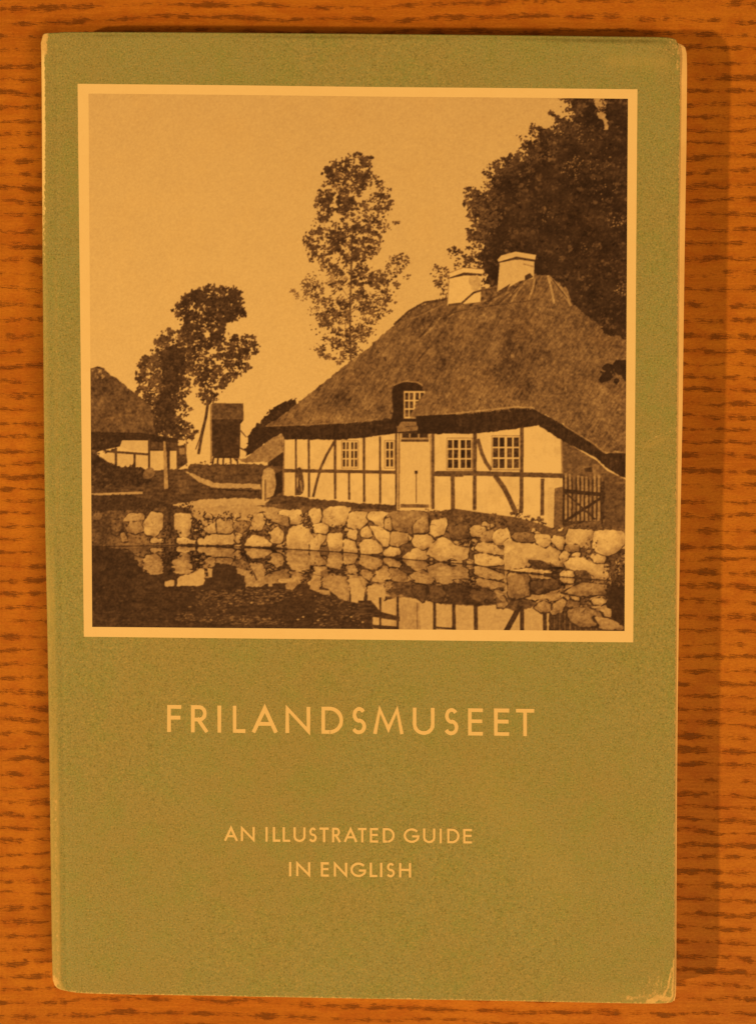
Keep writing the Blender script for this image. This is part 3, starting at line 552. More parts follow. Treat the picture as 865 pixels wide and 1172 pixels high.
class NT:
    def __init__(s, name):
        s.m = bpy.data.materials.new(name); s.m.use_nodes = True
        s.t = s.m.node_tree; s.b = s.t.nodes["Principled BSDF"]
    def n(s, kind, **kw):
        x = s.t.nodes.new(kind)
        for k, v in kw.items(): setattr(x, k, v)
        return x
    def put(s, sock, v):
        if isinstance(v, bpy.types.NodeSocket): s.t.links.new(v, sock)
        elif v is not None: sock.default_value = v
    def math(s, op, a, b=None, c=None, clamp=False):
        x = s.n('ShaderNodeMath', operation=op, use_clamp=clamp)
        for i, v in enumerate((a, b, c)): s.put(x.inputs[i], v)
        return x.outputs[0]
    def noise(s, vec, scale, detail=2, rough=.5):
        x = s.n('ShaderNodeTexNoise'); s.put(x.inputs['Vector'], vec)
        x.inputs['Scale'].default_value = scale; x.inputs['Detail'].default_value = detail; x.inputs['Roughness'].default_value = rough
        return x.outputs[0]
    def scalev(s, vec, sx, sy, sz=1, loc=(0, 0, 0)):
        x = s.n('ShaderNodeMapping'); s.put(x.inputs['Vector'], vec); x.inputs['Scale'].default_value = (sx, sy, sz); x.inputs['Location'].default_value = loc
        return x.outputs[0]
    def step(s, v, lo, hi, to0=0., to1=1.):
        x = s.n('ShaderNodeMapRange', interpolation_type='SMOOTHSTEP'); s.put(x.inputs[0], v)
        for i, q in enumerate((lo, hi, to0, to1)): s.put(x.inputs[1 + i], q)
        return x.outputs[0]
    def mix(s, f, a, b, mode='MIX'):
        x = s.n('ShaderNodeMix', data_type='RGBA', blend_type=mode); s.put(x.inputs[0], f)
        for sock, v in ((x.inputs[6], a), (x.inputs[7], b)): s.put(sock, v if isinstance(v, bpy.types.NodeSocket) else (*v, 1))
        return x.outputs[2]
    def coords(s):
        return s.scalev(s.n('ShaderNodeTexCoord').outputs['Object'], 1000, 1000, 1000)      # millimetres
    def bump(s, h, dist, k=1.0):
        x = s.n('ShaderNodeBump'); s.put(x.inputs['Height'], h); x.inputs['Distance'].default_value = dist; x.inputs['Strength'].default_value = k
        s.put(s.b.inputs['Normal'], x.outputs[0])
    def done(s, col, rough, spec=.3):
        s.put(s.b.inputs['Base Color'], col if isinstance(col, bpy.types.NodeSocket) else (*col, 1))
        s.put(s.b.inputs['Roughness'], rough); s.put(s.b.inputs['Specular IOR Level'], spec)
        return s.m

OLIVE = (.282, .352, .222); OLIVE_B = (.306, .334, .200); OLIVE_G = (.256, .352, .182); PAPER = (.80, .74, .58); BARE = (.74, .62, .40)

def cover_material():
    n = NT("olive_cover_paper"); v = n.coords()
    big = n.noise(v, .035, 3, .55); mid = n.noise(v, .16, 3, .6); fine = n.noise(v, 1.5, 3, .7); grit = n.noise(v, 3.4, 1, .5)
    col = n.mix(n.step(big, .36, .64), OLIVE_B, OLIVE)
    col = n.mix(n.step(mid, .42, .70, 0, .75), col, OLIVE_G)
    f2 = n.noise(n.scalev(v, 1, 1, 1, (31, 7, 3)), 2.1, 2, .6)
    col = n.mix(n.step(f2, .40, .66, 0, .40), col, (.40, .34, .16))
    col = n.mix(n.step(fine, .48, .70, 0, .5), col, (.20, .235, .085))
    col = n.mix(n.step(grit, .56, .72, 0, .62), col, (.48, .46, .25))
    col = n.mix(n.step(grit, .44, .28, 0, .62), col, (.14, .16, .08))
    lit_fade = n.n('ShaderNodeAttribute', attribute_name='lit_fade').outputs['Fac']
    col = n.mix(n.math('MULTIPLY', lit_fade, n.step(n.noise(n.scalev(v, 1.2, .35), 1, 3, .6), .25, .7, .45, 1)), col, (.52, .47, .24))
    dirt = n.n('ShaderNodeAttribute', attribute_name='grime').outputs['Fac']
    col = n.mix(n.math('MULTIPLY', dirt, n.step(fine, .3, .6, .5, 1)), col, (.11, .12, .05))
    wear_glint = n.n('ShaderNodeAttribute', attribute_name='wear_glint').outputs['Fac']
    wn = n.noise(n.scalev(v, 1, .7), 1.9, 4, .7)
    w = n.step(n.math('ADD', wear_glint, n.math('MULTIPLY', n.math('SUBTRACT', wn, .5), 1.5)), .40, .78)
    col = n.mix(n.math('MULTIPLY', w, .92), col, n.mix(n.n('ShaderNodeAttribute', attribute_name='edge_glint').outputs['Fac'], n.mix(n.step(fine, .35, .65), BARE, (.62, .50, .30)), (.92, .88, .66)))  # palest tone stands in for the lamp glint along the spine edge
    n.bump(n.math('ADD', n.math('MULTIPLY', fine, .6), n.math('MULTIPLY', grit, .4)), .00006, .7)
    glint = n.n('ShaderNodeAttribute', attribute_name='edge_glint').outputs['Fac']
    return n.done(col, n.math('SUBTRACT', n.math('ADD', .56, n.math('MULTIPLY', fine, .2)), n.math('MULTIPLY', glint, .42)), n.math('ADD', .18, n.math('MULTIPLY', glint, .9)))

def ink_material(name, color, worn=.25):
    n = NT(name); v = n.coords()
    a = n.noise(v, 2.6, 3, .7); b = n.noise(v, .5, 3, .6)
    col = n.mix(n.step(a, .52, .80, 0, worn), color, (.52, .48, .25))
    col = n.mix(n.step(b, .4, .7, 0, .12), col, (.72, .60, .40))
    n.bump(a, .00004, .5)
    return n.done(col, .62, .25)

def print_material():
    n = NT("printed_picture_ink"); v = n.coords()
    c = n.n('ShaderNodeAttribute', attribute_name='ink').outputs['Color']
    a = n.noise(v, 3.2, 2, .6); b = n.noise(v, .12, 3, .6)
    c = n.mix(n.step(a, .45, .75, 0, .16), c, (.40, .30, .19), 'SOFT_LIGHT')
    c = n.mix(n.step(b, .45, .75, 0, .16), c, (.60, .50, .34), 'SOFT_LIGHT')
    n.bump(a, .00004, .5)
    return n.done(c, .66, .10)

def page_material():
    n = NT("aged_page_paper"); v = n.coords()
    leaf = n.noise(n.scalev(v, .05, .05, 9), 1, 2, .6); a = n.noise(v, 1.6, 3, .6); b = n.noise(v, .1, 2)
    col = n.mix(n.step(leaf, .42, .6, 0, .4), (.74, .60, .40), (.62, .47, .29))
    col = n.mix(n.step(a, .5, .75, 0, .4), col, (.58, .45, .27)); col = n.mix(n.step(b, .4, .7, 0, .3), col, (.80, .68, .48))
    n.bump(leaf, .0001, .6)
    return n.done(col, .75, .2)

def wood_material():
    n = NT("oiled_oak"); v = n.coords()
    sx = n.n('ShaderNodeSeparateXYZ'); n.put(sx.inputs[0], v); X, Y = sx.outputs[0], sx.outputs[1]
    w1 = n.math('MULTIPLY', n.math('SUBTRACT', n.noise(n.scalev(v, .012, .022), 1, 2, .5), .5), 9.0)
    w2 = n.math('MULTIPLY', n.math('SUBTRACT', n.noise(n.scalev(v, .11, .30, 1, (5, 9, 0)), 1, 2, .55), .5), 2.6)
    w3 = n.math('MULTIPLY', n.math('SUBTRACT', n.noise(n.scalev(v, .8, 1.6, 1, (2, 4, 0)), 1, 2, .6), .5), .8)
    Yw = n.math('ADD', n.math('ADD', Y, w1), n.math('ADD', w2, w3))
    row = n.math('DIVIDE', Yw, 2.95); k = n.math('FLOOR', row); fr = n.math('ABSOLUTE', n.math('SUBTRACT', n.math('FRACT', row), .5))
    # early-wood pores: wispy dark strokes gathered along every year ring, thinning out between
    cv = n.n('ShaderNodeCombineXYZ'); n.put(cv.inputs[0], n.math('MULTIPLY', X, .23)); n.put(cv.inputs[1], n.math('MULTIPLY', k, 3.71)); n.put(cv.inputs[2], n.math('MULTIPLY', Y, .05))
    dash = n.noise(cv.outputs[0], 1, 3, .6)
    sl = n.n('ShaderNodeMapping'); n.put(sl.inputs[0], v); sl.inputs['Rotation'].default_value = (0, 0, .06)
    fib = n.noise(n.scalev(sl.outputs[0], .50, 3.9, 1, (3, 8, 0)), 1, 3, .66)
    fib2 = n.noise(n.scalev(v, .95, 5.5, 1, (7, 1, 0)), 1, 2, .6)
    band = n.step(fr, .40, .03)
    sum_ = n.math('ADD', n.math('ADD', n.math('MULTIPLY', fib, .80), n.math('MULTIPLY', fib2, .25)), n.math('ADD', n.math('MULTIPLY', band, .34), n.math('MULTIPLY', dash, .80)))
    pore = n.math('MULTIPLY', n.step(sum_, 1.16, 1.40), n.step(band, .02, .4))
    halo = n.math('MULTIPLY', n.step(fr, .42, .05), n.step(dash, .36, .62, .1, .8))
    streak = n.noise(n.scalev(v, .10, 1.9, 1, (1, 2, 0)), 1, 4, .6); fine = n.noise(n.scalev(v, .9, 6.5), 1, 3, .6); big = n.noise(n.scalev(v, .010, .045, 1, (4, 4, 0)), 1, 3, .55)
    blot = n.noise(n.scalev(v, .16, .26, 1, (14, 4, 0)), 1, 3, .6)
    col = n.mix(n.step(big, .34, .66), (.39, .160, .023), (.49, .222, .032))
    col = n.mix(n.step(streak, .38, .68, 0, .55), col, (.55, .232, .042))
    col = n.mix(n.step(blot, .42, .70, 0, .50), col, (.34, .100, .016))
    col = n.mix(n.step(fine, .44, .70, 0, .50), col, (.30, .098, .018))
    dust = n.noise(n.scalev(v, 1.6, 2.6, 1, (9, 2, 0)), 1, 3, .7)
    col = n.mix(n.step(dust, .50, .72, 0, .40), col, (.27, .092, .018))
    col = n.mix(n.step(dust, .46, .30, 0, .30), col, (.62, .29, .055))
    col = n.mix(n.math('MULTIPLY', halo, .42), col, (.34, .095, .020))
    col = n.mix(n.math('MULTIPLY', pore, .70), col, (.098, .040, .010))
    n.bump(n.math('SUBTRACT', n.math('MULTIPLY', fine, .25), pore), .00012, .6)
    return n.done(col, n.step(fine, .3, .7, .50, .64), .16)

M_COVER, M_PAGE, M_WOOD = cover_material(), page_material(), wood_material()
M_BORDER = ink_material("bare_cream_paper", (.80, .735, .57), .12)
M_LETTER = ink_material("cream_letter_ink", (.76, .69, .50), .35)
M_PRINT = print_material()

# ---------------------------------------------------------------- the book
book = bpy.data.objects.new("guidebook", None); COL.objects.link(book); book.empty_display_size = .05
book["label"] = "worn olive green paperback guidebook with a sepia farmhouse photograph, lying on the tabletop"
book["category"] = "book"

LX = ([38, 48, 60, 110, 300, 480, 600, 750, 880, 1000, 1090, 1122, 1128, 1136], [47.5, 45, 45.5, 46, 47, 48.5, 50, 53, 55, 56.6, 57.8, 58.6, 60.5, 66])
RX = ([40, 45, 52, 60, 160, 300, 480, 620, 750, 900, 1000, 1090, 1140, 1147], [769, 774, 777, 778, 777.3, 775.6, 774.2, 773.2, 772.8, 772, 771.6, 771.4, 771, 769.6])
TY = ([44, 52, 60, 75, 130, 400, 600, 700, 755, 768, 775, 780], [40, 38, 37.6, 36.6, 36.7, 38.2, 40.5, 41.8, 42.4, 42.8, 44.5, 49])
BY = ([55, 62, 72, 85, 100, 130, 200, 300, 500, 600, 700, 762, 772], [1126, 1130, 1133.2, 1135.8, 1136.8, 1137.6, 1139, 1141.2, 1144.6, 1146.3, 1147.8, 1148.7, 1147.5])
def outline_grid(ns, nt, rx=RX, by=BY):
    s = np.linspace(0, 1, ns)[None, :]; t = np.linspace(0, 1, nt)[:, None]
    x = 50 + 722 * s + 0 * t; y = 38 + 1105 * t + 0 * s
    for _ in range(12):
        xl, xr = np.interp(y, *LX), np.interp(y, *rx); x = xl + (xr - xl) * s
        yt, yb = np.interp(x, *TY), np.interp(x, *by); y = yt + (yb - yt) * t
    return x, y
wrng = np.random.default_rng(3)
def swell(X, Y):
    """gentle waves of an old card cover, millimetres"""
    z = .10 * np.sin(X * .045 + 1.2) * np.cos(Y * .03) + .05 * np.sin(X * .11 + Y * .05) + .04 * np.sin(Y * .09 - X * .02 + .6)
    return z
def cover_height(px, py):
    X, Y = plane(px, py)
    xl, _ = plane(np.interp(py, *LX), py)
    d = np.maximum(X - xl, 0); r = 1.1
    z = THICK + swell(X, Y) * np.clip(d / 12, 0, 1)
    z = z - np.where(d < r, r - np.sqrt(np.maximum(r * r - (r - np.minimum(d, r)) ** 2, 0)), 0)
    # the cover is creased along the back and rises a little after it
    z = z - .09 * np.exp(-((X - xl - 3.4) / .35) ** 2)
    # thumbed corners bend down
    xr, _ = plane(np.interp(py, *RX), py)
    for cx, cy, a, rad in ((xr.max() + 0 * X, plane(774, 44)[1], .9, 7.0), (plane(770, 1148)[0], plane(770, 1148)[1], .5, 7.0)):
        q = np.hypot(X - cx, Y - cy); z = z - a * np.clip(1 - q / rad, 0, 1) ** 2
    return X, Y, z

NS_, NT_ = 500, 760
gx_, gy_ = outline_grid(NS_, NT_)
X, Y, Z = cover_height(gx_, gy_)
xl_ = np.interp(gy_, *LX); xr_ = np.interp(gy_, *RX); yt_ = np.interp(gx_, *TY); yb_ = np.interp(gx_, *BY)
dl, dr, dt, db = gx_ - xl_, xr_ - gx_, gy_ - yt_, yb_ - gy_
def bell(v, c, w): return np.exp(-((v - c) / w) ** 2)
def ramp(v, a, b): return np.clip((v - a) / (b - a), 0, 1)
def stroke(pts, w):
    out = np.full(gx_.shape, 1e9)
    for (ax, ay), (bx, by) in zip(pts[:-1], pts[1:]):
        vx, vy = bx - ax, by - ay; l2 = vx * vx + vy * vy
        t = np.clip(((gx_ - ax) * vx + (gy_ - ay) * vy) / l2, 0, 1)
        out = np.minimum(out, np.hypot(gx_ - ax - t * vx, gy_ - ay - t * vy))
    return np.exp(-(out / w) ** 2)
wear_glint = np.zeros_like(X)
def add(v): 
    global wear_glint
    wear_glint = np.maximum(wear_glint, v)
add(1.1 * ramp(12 - dl, 0, 6) * ramp(70 - gy_, 0, 12) * ramp(gx_, 40, 46))                                   # bare top of the spine
add(1.1 * ramp(8.0 - dl, 0, 4) * ramp(gy_, 50, 60) * ramp(400 - gy_, 0, 260))                                # rubbed edge above, its lamp glint painted in as bare paper
add(.42 * bell(dl, 1.5, 2.4) * ramp(gy_, 330, 420))
add(.46 * bell(dl, 8.5, 4.2) * ramp(gy_, 880, 915) * ramp(1136 - gy_, 0, 8))
add(1.1 * ramp(12 - np.hypot(gx_ - 61, gy_ - 1124), 0, 9)); add(.52 * bell(db, 1.5, 3) * ramp(130 - gx_, 0, 40))
add(.46 * stroke([(62, 120), (64, 250), (65.5, 480), (67, 580)], 1.0)); add(.38 * stroke([(66.5, 585), (71, 760), (74, 880)], 1.2))
add(.62 * stroke([(74, 600), (52, 640)], 1) * 0)
add(.62 * bell(db, .3, 1.8)); add(.66 * bell(dr, .2, 1.6)); add(.44 * bell(dt, .4, 1.2))
add(.60 * stroke([(718, 1142), (738, 1140.5), (750, 1139)], 4.4)); add(1.0 * stroke([(742, 1146), (754, 1142), (763, 1144)], 4.2)); add(.95 * stroke([(758, 1143), (764, 1130), (768, 1108)], 1.5)); add(.95 * stroke([(764, 1148), (769.5, 1140), (770.5, 1100)], 1.9)); add(.42 * ramp(40 - np.hypot(gx_ - 752, gy_ - 1128), 0, 30))
add(.54 * ramp(26 - np.hypot(gx_ - 773, gy_ - 46), 0, 22)); add(.58 * stroke([(776, 56), (775, 70), (774, 80)], 2.4)); add(.54 * stroke([(752, 55), (764, 58), (770, 62)], 2.2)); add(.55 * stroke([(764, 44), (772, 48), (776, 56)], 1.6))
add(.70 * stroke([(738, 509), (744, 503), (752, 499), (760, 497), (767, 494), (769, 487)], .85)); add(.44 * stroke([(423, 1040), (424, 1130)], .8)); add(.5 * stroke([(735, 820), (737, 824)], 1.2))
for _ in range(46):
    a = np.array([wrng.uniform(60, 765), wrng.uniform(45, 1140)]); b = a + wrng.normal(0, 2.4, 2)
    m = (abs(gx_ - a[0]) < 12) & (abs(gy_ - a[1]) < 12)
    v = np.zeros_like(wear_glint); t = stroke([a, b], .9) if False else None
    d2 = np.hypot(gx_[m] - a[0], (gy_[m] - a[1]) * wrng.uniform(.4, 1.6)); wear_glint[m] = np.maximum(wear_glint[m], wrng.uniform(.3, .52) * np.exp(-(d2 / wrng.uniform(.9, 1.9)) ** 2))
grime = .55 * bell(dt, 4.2, 2.0) * ramp(gx_, 66, 120) * (.6 + .4 * np.sin(gx_ * .021)) + .5 * bell(dt, 6, 2.2) * ramp(gx_, 600, 700) * ramp(775 - gx_, 0, 30) + .25 * bell(dl, 12, 1.3) * ramp(gy_, 880, 960)
grime = np.clip(grime, 0, .7)
lit_fade = .62 * ramp(13 - dl, 0, 3) * ramp(gy_, 560, 700) * (1 - .45 * bell(gy_, 780, 60)) + .5 * bell(dl, 11.5, 1.3) * ramp(gy_, 880, 930) + .35 * ramp(10 - dl, 0, 5) * ramp(560 - gy_, -60, 60)  # light wear on the left edge, with lamplight on its rounding painted in
lit_fade = lit_fade + .28 * stroke([(700, 70), (760, 72)], 9) + .22 * stroke([(560, 900), (640, 1010)], 26) * .6 + .3 * stroke([(764, 500), (738, 512)], 2.2) + .25 * ramp(26 - db, 0, 22) * ramp(gx_, 640, 720) + .30 * stroke([(64, 300), (66, 600)], 2.0)
lit_fade = np.clip(lit_fade, 0, .85)
front = grid_obj("front_cover", X * MM, Y * MM, Z * MM, M_COVER, book, {"wear_glint": wear_glint, "grime": grime, "lit_fade": lit_fade, "edge_glint": ramp(9 - dl, 0, 3) * ramp(gy_, 56, 70) * ramp(420 - gy_, 0, 200)})
so = front.modifiers.new("card", 'SOLIDIFY'); so.thickness = .16 * MM; so.offset = -1

# spine: the card turns down at the left edge and round to the back cover
nt = 220
py = np.linspace(41, 1126, nt); pxl = np.interp(py, *LX)
sx_, sy_, sz_ = cover_height(pxl, py)
prof = np.linspace(0, 1, 14)
SX = sx_[:, None] + .12 - .35 * np.sin(prof * math.pi)[None, :] * 0 + .25 * np.sin(prof * math.pi)[None, :]
SY = sy_[:, None] + 0 * prof[None, :]
SZ = (sz_ - .02)[:, None] * (1 - prof) + .35 * prof[None, :]
spine = grid_obj("spine", SX * MM, SY * MM, SZ * MM, M_COVER, book, {"wear_glint": .40 + .1 * np.sin(SY * .3), "grime": np.zeros_like(SX)})
s2 = spine.modifiers.new("card", 'SOLIDIFY'); s2.thickness = .16 * MM; s2.offset = 1

# pages: a block a little proud of the cover on the right, where the edge shows as a cream strip
PR = ([46, 52, 60, 170, 300, 480, 570, 700, 800, 900, 1050, 1140, 1147], [781.5, 784.5, 786, 785.3, 783.2, 780.7, 779.0, 776.9, 775.4, 774.5, 773.8, 773.4, 772])
hx, hy = outline_grid(60, 300, PR, (BY[0], [b - .6 for b in BY[1]]))
hx = np.maximum(hx, np.interp(hy, *LX) + 7); hy = np.maximum(hy, np.interp(hx, *TY) + 1.6)
ring = np.concatenate([np.stack([hx[0], hy[0]], 1), np.stack([hx[1:, -1], hy[1:, -1]], 1), np.stack([hx[-1, -2::-1], hy[-1, -2::-1]], 1), np.stack([hx[-2:0:-1, 0], hy[-2:0:-1, 0]], 1)])
PX_, PY_ = plane(ring[:, 0], ring[:, 1])
PX_ = PX_; nr = len(PX_); lay = 26; vs = []; fs = []
cxm, cym = PX_.mean(), PY_.mean()
prng = np.random.default_rng(11)
for k in range(lay + 1):
    z = .42 + (THICK - .19 - .42) * k / lay
    off = prng.normal(0, .05); sc = 1 - .0006 * (lay - k) / lay * 4
    for a, b in zip(PX_, PY_):
        bend = 0
        q = math.hypot(a - plane(779, 48)[0], b - plane(779, 48)[1]); bend = .85 * max(0, 1 - q / 7.5) ** 2 * (k / lay) + .45 * max(0, 1 - math.hypot(a - plane(771, 1148)[0], b - plane(771, 1148)[1]) / 7.5) ** 2 * (k / lay)
        sw = float(swell(a, b)) * min(1, max(0, (a + 62) / 12)) * k / lay
        e = 0 if k == lay else off
        vs.append(((cxm + (a - cxm) * sc + (e if a > 0 else 0)) * MM, (cym + (b - cym) * sc) * MM, (z + sw - bend - .02) * MM))
for k in range(lay):
    for i in range(nr):
        j = (i + 1) % nr
        fs.append((k * nr + j, k * nr + i, (k + 1) * nr + i, (k + 1) * nr + j))
# top sheet as strips so that it follows the cover's waves
top0 = lay * nr
fs.append(tuple(range(nr)))
T60 = 60; n_side = 299
gridv = {}
def ring_id(i, j):
    if j == 0: return top0 + i
    if i == T60 - 1: return top0 + T60 - 1 + j
    if j == n_side: return top0 + T60 - 1 + n_side + (T60 - 1 - i)
    if i == 0: return top0 + T60 - 1 + n_side + T60 - 1 + (n_side - j)
    if (i, j) not in gridv:
        a, b = plane(hx[j, i], hy[j, i]); q = math.hypot(a - plane(779, 48)[0], b - plane(779, 48)[1])
        z = THICK - .19 + float(swell(a, b)) * min(1, max(0, (a + 62) / 12)) - .85 * max(0, 1 - q / 7.5) ** 2 - .45 * max(0, 1 - math.hypot(a - plane(771, 1148)[0], b - plane(771, 1148)[1]) / 7.5) ** 2 - .02
        gridv[(i, j)] = len(vs); vs.append((float(a) * MM, float(b) * MM, z * MM))
    return gridv[(i, j)]
for j in range(n_side):
    for i in range(T60 - 1):
        fs.append((ring_id(i, j + 1), ring_id(i + 1, j + 1), ring_id(i + 1, j), ring_id(i, j)))
pages = mesh_obj("page_block", vs, fs, M_PAGE, book)

# back cover, flat on the wood
bx, by_ = outline_grid(60, 90)
BX, BY2 = plane(bx, by_)
back = grid_obj("back_cover", (BX + .05) * MM, BY2 * MM, np.full(BX.shape, .30) * MM, M_COVER, book, {"wear_glint": np.full(BX.shape, .1), "grime": np.zeros_like(BX)})
s3 = back.modifiers.new("card", 'SOLIDIFY'); s3.thickness = .26 * MM; s3.offset = -1

# ---------------------------------------------------------------- printed on the front cover
def quad_sheet(corners, ns, nt, lift):
    (x0, y0), (x1, y1), (x2, y2), (x3, y3) = corners
    s = np.linspace(0, 1, ns)[None, :]; t = np.linspace(0, 1, nt)[:, None]
    px = (x0 * (1 - s) + x1 * s) * (1 - t) + (x3 * (1 - s) + x2 * s) * t
    py = (y0 * (1 - s) + y1 * s) * (1 - t) + (y3 * (1 - s) + y2 * s) * t
    a, b, z = cover_height(px, py)
    return px, py, a * MM, b * MM, (z + lift) * MM
_, _, a, b, z = quad_sheet(((89.2, 96), (729, 102.3), (724.3, 735.3), (96.2, 728.8)), 160, 160, .02)
grid_obj("photograph_border", a, b, z, M_BORDER, front)
px, py, a, b, z = quad_sheet(((101.8, 107.3), (718, 113.2), (714.3, 722.3), (105.8, 717.6)), 700, 690, .04)
T = tone_at(px, py)
gf = np.interp(T, [.2, .3, .58, .92, 1], [.74, .74, .80, .97, 1]); bf = np.interp(T, [.2, .3, .58, .92, 1], [1.15, 1.0, .86, .96, 1])
tl = np.where(T > .04, T, .04) ** 2.2
ink = np.stack([PAPER[0] * tl, PAPER[1] * tl * gf, PAPER[2] * tl * bf], -1)
grid_obj("printed_photograph", a, b, z, M_PRINT, front, color=ink)

# lettering: a plain geometric capital alphabet drawn as pen strokes (unit boxes, y up)
def arc(cx, cy, rx, ry, a0, a1, n=14):
    return [(cx + rx * math.cos(math.radians(a0 + (a1 - a0) * i / n)), cy + ry * math.sin(math.radians(a0 + (a1 - a0) * i / n))) for i in range(n + 1)]
GLYPH = {
    'F': [[(0, 0), (0, 1), (1, 1)], [(0, .54), (.92, .54)]],
    'R': [[(0, 0), (0, 1), (.45, 1)] + arc(.5, .735, .42, .265, 90, -90) + [(0, .47)], [(.42, .47), (1, 0)]],
    'I': [[(.5, 0), (.5, 1)]],
    'L': [[(0, 1), (0, 0), (1, 0)]],
    'A': [[(0, 0), (.5, 1), (1, 0)], [(.19, .31), (.81, .31)]],
    'N': [[(0, 0), (0, 1), (1, 0), (1, 1)]],
    'D': [[(.3, 0), (0, 0), (0, 1), (.3, 1)] + arc(.36, .5, .64, .5, 90, -90, 18) + [(.3, 0)]],
    'S': [arc(.52, .745, .40, .255, 35, 265, 14) + arc(.48, .255, .46, .255, 80, -150, 16)],
    'M': [[(0, 0), (.17, 1), (.5, .13), (.83, 1), (1, 0)]],
    'U': [[(0, 1), (0, .36)] + arc(.5, .36, .5, .36, 180, 360, 16) + [(1, 1)]],
    'E': [[(1, 1), (0, 1), (0, 0), (1, 0)], [(0, .53), (.94, .53)]],
    'T': [[(0, 1), (1, 1)], [(.5, 1), (.5, 0)]],
    'G': [arc(.52, .5, .52, .5, 42, 335, 22) + [(1.0, .44), (.56, .44)]],
    'H': [[(0, 0), (0, 1)], [(1, 0), (1, 1)], [(0, .53), (1, .53)]],
}
def lettering(name, items, top, bot, w):
    """items: (glyph, left, right); top/bot: cap line and base line as functions of px"""
    vs, fs, zs = [], [], 0
    lrng = np.random.default_rng(len(items))
    for g, x0, x1 in items:
        for pts in GLYPH[g]:
            q = []
            for u, v in pts:
                x = x0 + w / 2 + (x1 - x0 - w) * u
                yb, ytp = bot(x) - w / 2 * (1.0 if g not in 'AMN' else 1.25), top(x) + w / 2 * (1.0 if g not in 'AMN' else 1.2)
                if g in 'IFTHEL' or True: q.append((x, yb + (ytp - yb) * v))
            # one ribbon per stroke, mitred at the joints
            q = np.array(q); keep = [0] + [i for i in range(1, len(q)) if np.hypot(*(q[i] - q[i - 1])) > 1e-4]; q = q[keep]
            d = np.diff(q, axis=0); d /= np.hypot(d[:, 0], d[:, 1])[:, None]; nrm = np.stack([-d[:, 1], d[:, 0]], 1)
            L, R = [], []
            ext = 0 if (g in 'AMN' ) else w * .0
            for i in range(len(q)):
                if i == 0: m, p = nrm[0], q[0] - d[0] * w * .5 * (1 if g in 'FRLDEUTHINMA' else .2)
                elif i == len(q) - 1: m, p = nrm[-1], q[-1] + d[-1] * w * .5 * (1 if g in 'FRLEUTHINMA' else .2)
                else:
                    m = nrm[i - 1] + nrm[i]; m /= np.hypot(*m); m = m / max(.42, float(m @ nrm[i])); p = q[i]
                ww = w / 2 * lrng.uniform(.93, 1.07)
                L.append(p + m * ww); R.append(p - m * ww)
            base = len(vs); n = len(q)
            ax = np.array(L + R); XX, YY, ZZ = cover_height(ax[:, 0], ax[:, 1])
            zs += .0015
            for i in range(2 * n): vs.append((XX[i] * MM, YY[i] * MM, (ZZ[i] + .02 + zs) * MM))
            for i in range(n - 1): fs.append((base + i, base + i + 1, base + n + i + 1, base + n + i))
    o = mesh_obj(name, vs, fs, M_LETTER, front)
    return o
lin = lambda x0, y0, x1, y1: (lambda x: y0 + (y1 - y0) * (x - x0) / (x1 - x0))
lettering("title_lettering", [('F', 191.5, 207.8), ('R', 218.8, 238), ('I', 249, 253.6), ('L', 266.6, 281.2), ('A', 289, 317.4), ('N', 326.8, 355.2), ('D', 367.8, 392.8), ('S', 401.8, 419.8), ('M', 427.3, 461.6), ('U', 472.2, 497.2), ('S', 507.4, 525.2), ('E', 535.3, 552.4), ('E', 565, 582.4), ('T', 590, 611)], lin(192, 806.8, 611, 811.2), lin(192, 837.8, 611, 842.4), 4.3)
lettering("subtitle_lettering", [('A', 257, 272.2), ('N', 275.8, 291.8), ('I', 303.8, 306.8), ('L', 312.4, 321), ('L', 323.6, 332.2), ('U', 336, 349.8), ('S', 353.2, 363), ('T', 365.6, 376.4), ('R', 380, 389.8), ('A', 393.8, 408.6), ('T', 409.6, 419.6), ('E', 423.2, 432.8), ('D', 438, 451.6), ('G', 461.8, 479.8), ('U', 484, 498), ('I', 502.8, 505.6), ('D', 511.6, 525.6), ('E', 529.8, 540)], lin(257, 945.8, 540, 948.6), lin(257, 962.6, 540, 965.4), 2.6)
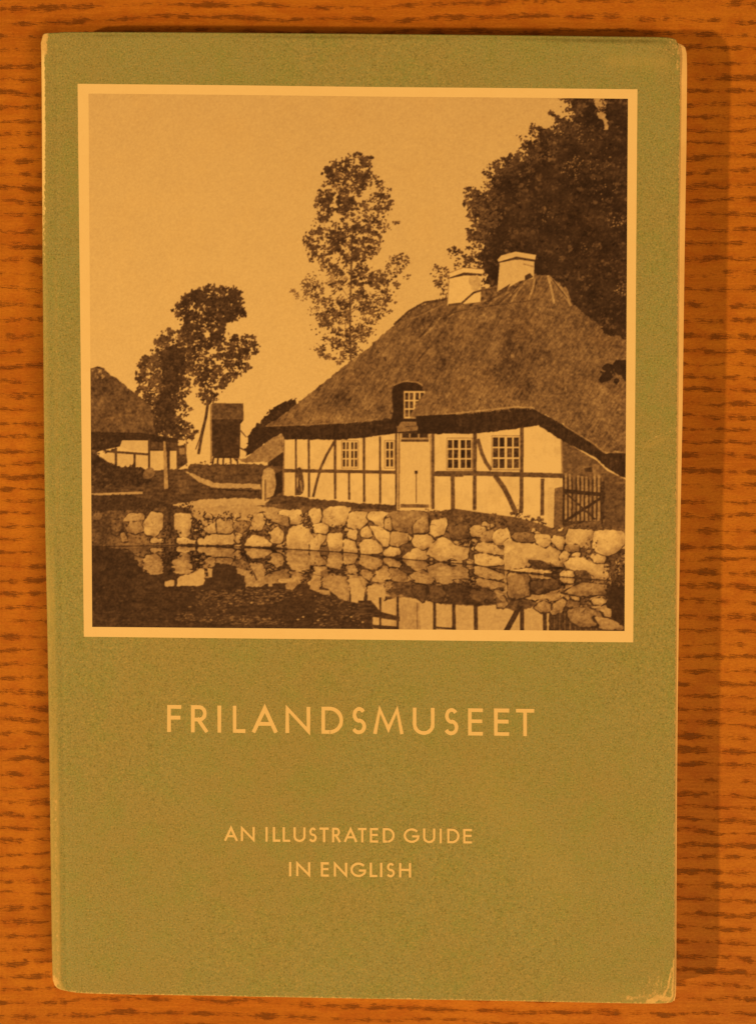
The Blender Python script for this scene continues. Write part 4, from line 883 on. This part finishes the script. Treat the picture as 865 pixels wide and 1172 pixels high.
lettering("subtitle_lettering", [('I', 330.8, 333.6), ('N', 339, 355.2), ('E', 367.2, 376.4), ('N', 382, 397.4), ('G', 401, 419), ('L', 423, 431.8), ('I', 434.8, 437.6), ('S', 441.8, 452.2), ('H', 456.6, 470.4)], lin(331, 986.2, 470, 987.8), lin(331, 1002.8, 470, 1004.4), 2.6)

# ---------------------------------------------------------------- the wooden table
def slab(name, x0, x1, y0, y1, z0, z1, mat):
    import bmesh
    bm = bmesh.new()
    vs = [bm.verts.new((x, y, z)) for z in (z0, z1) for x, y in ((x0, y0), (x1, y0), (x1, y1), (x0, y1))]
    for f in ((3, 2, 1, 0), (4, 5, 6, 7), (0, 1, 5, 4), (1, 2, 6, 5), (2, 3, 7, 6), (3, 0, 4, 7)): bm.faces.new([vs[i] for i in f])
    bmesh.ops.bevel(bm, geom=bm.edges[:], offset=.004, segments=3, affect='EDGES', profile=.5)
    me = bpy.data.meshes.new(name); bm.to_mesh(me); bm.free(); me.materials.append(mat)
    o = bpy.data.objects.new(name, me); COL.objects.link(o); return o
table = slab("tabletop", -.62, .58, -.40, .44, -.028, 0, M_WOOD)
table["kind"] = "structure"; table["label"] = "orange brown oak tabletop with dark broken grain under the guidebook"; table["category"] = "tabletop"

# ---------------------------------------------------------------- lamplight of the room
WARM = (1.0, .512, .128)
def lamp(name, pos, aim, sx, sy, watts, color=WARM):
    l = bpy.data.lights.new(name, 'AREA'); l.shape = 'RECTANGLE' if sy else 'DISK'; l.size = sx
    if sy: l.size_y = sy
    l.energy = watts; l.color = color
    o = bpy.data.objects.new(name, l); COL.objects.link(o); o.location = pos
    d = Vector(aim) - Vector(pos); o.rotation_euler = d.to_track_quat('-Z', 'Y').to_euler()
    return o
lamp("table_lamp_light", (-2.2, -.76, 1.43), (0, 0, 0), .09, 0, KEY)
lamp("ceiling_lamp_light", (2.9, -2.95, 4.8), (0, 0, 0), 5.6, .3, FILL)
w = bpy.data.worlds.new("World"); scene.world = w; w.use_nodes = True
w.node_tree.nodes["Background"].inputs[0].default_value = (1.0, .52, .15, 1); w.node_tree.nodes["Background"].inputs[1].default_value = AMB

scene.view_settings.view_transform = 'Standard'; scene.view_settings.look = 'None'
scene.view_settings.exposure = 0; scene.view_settings.gamma = 1
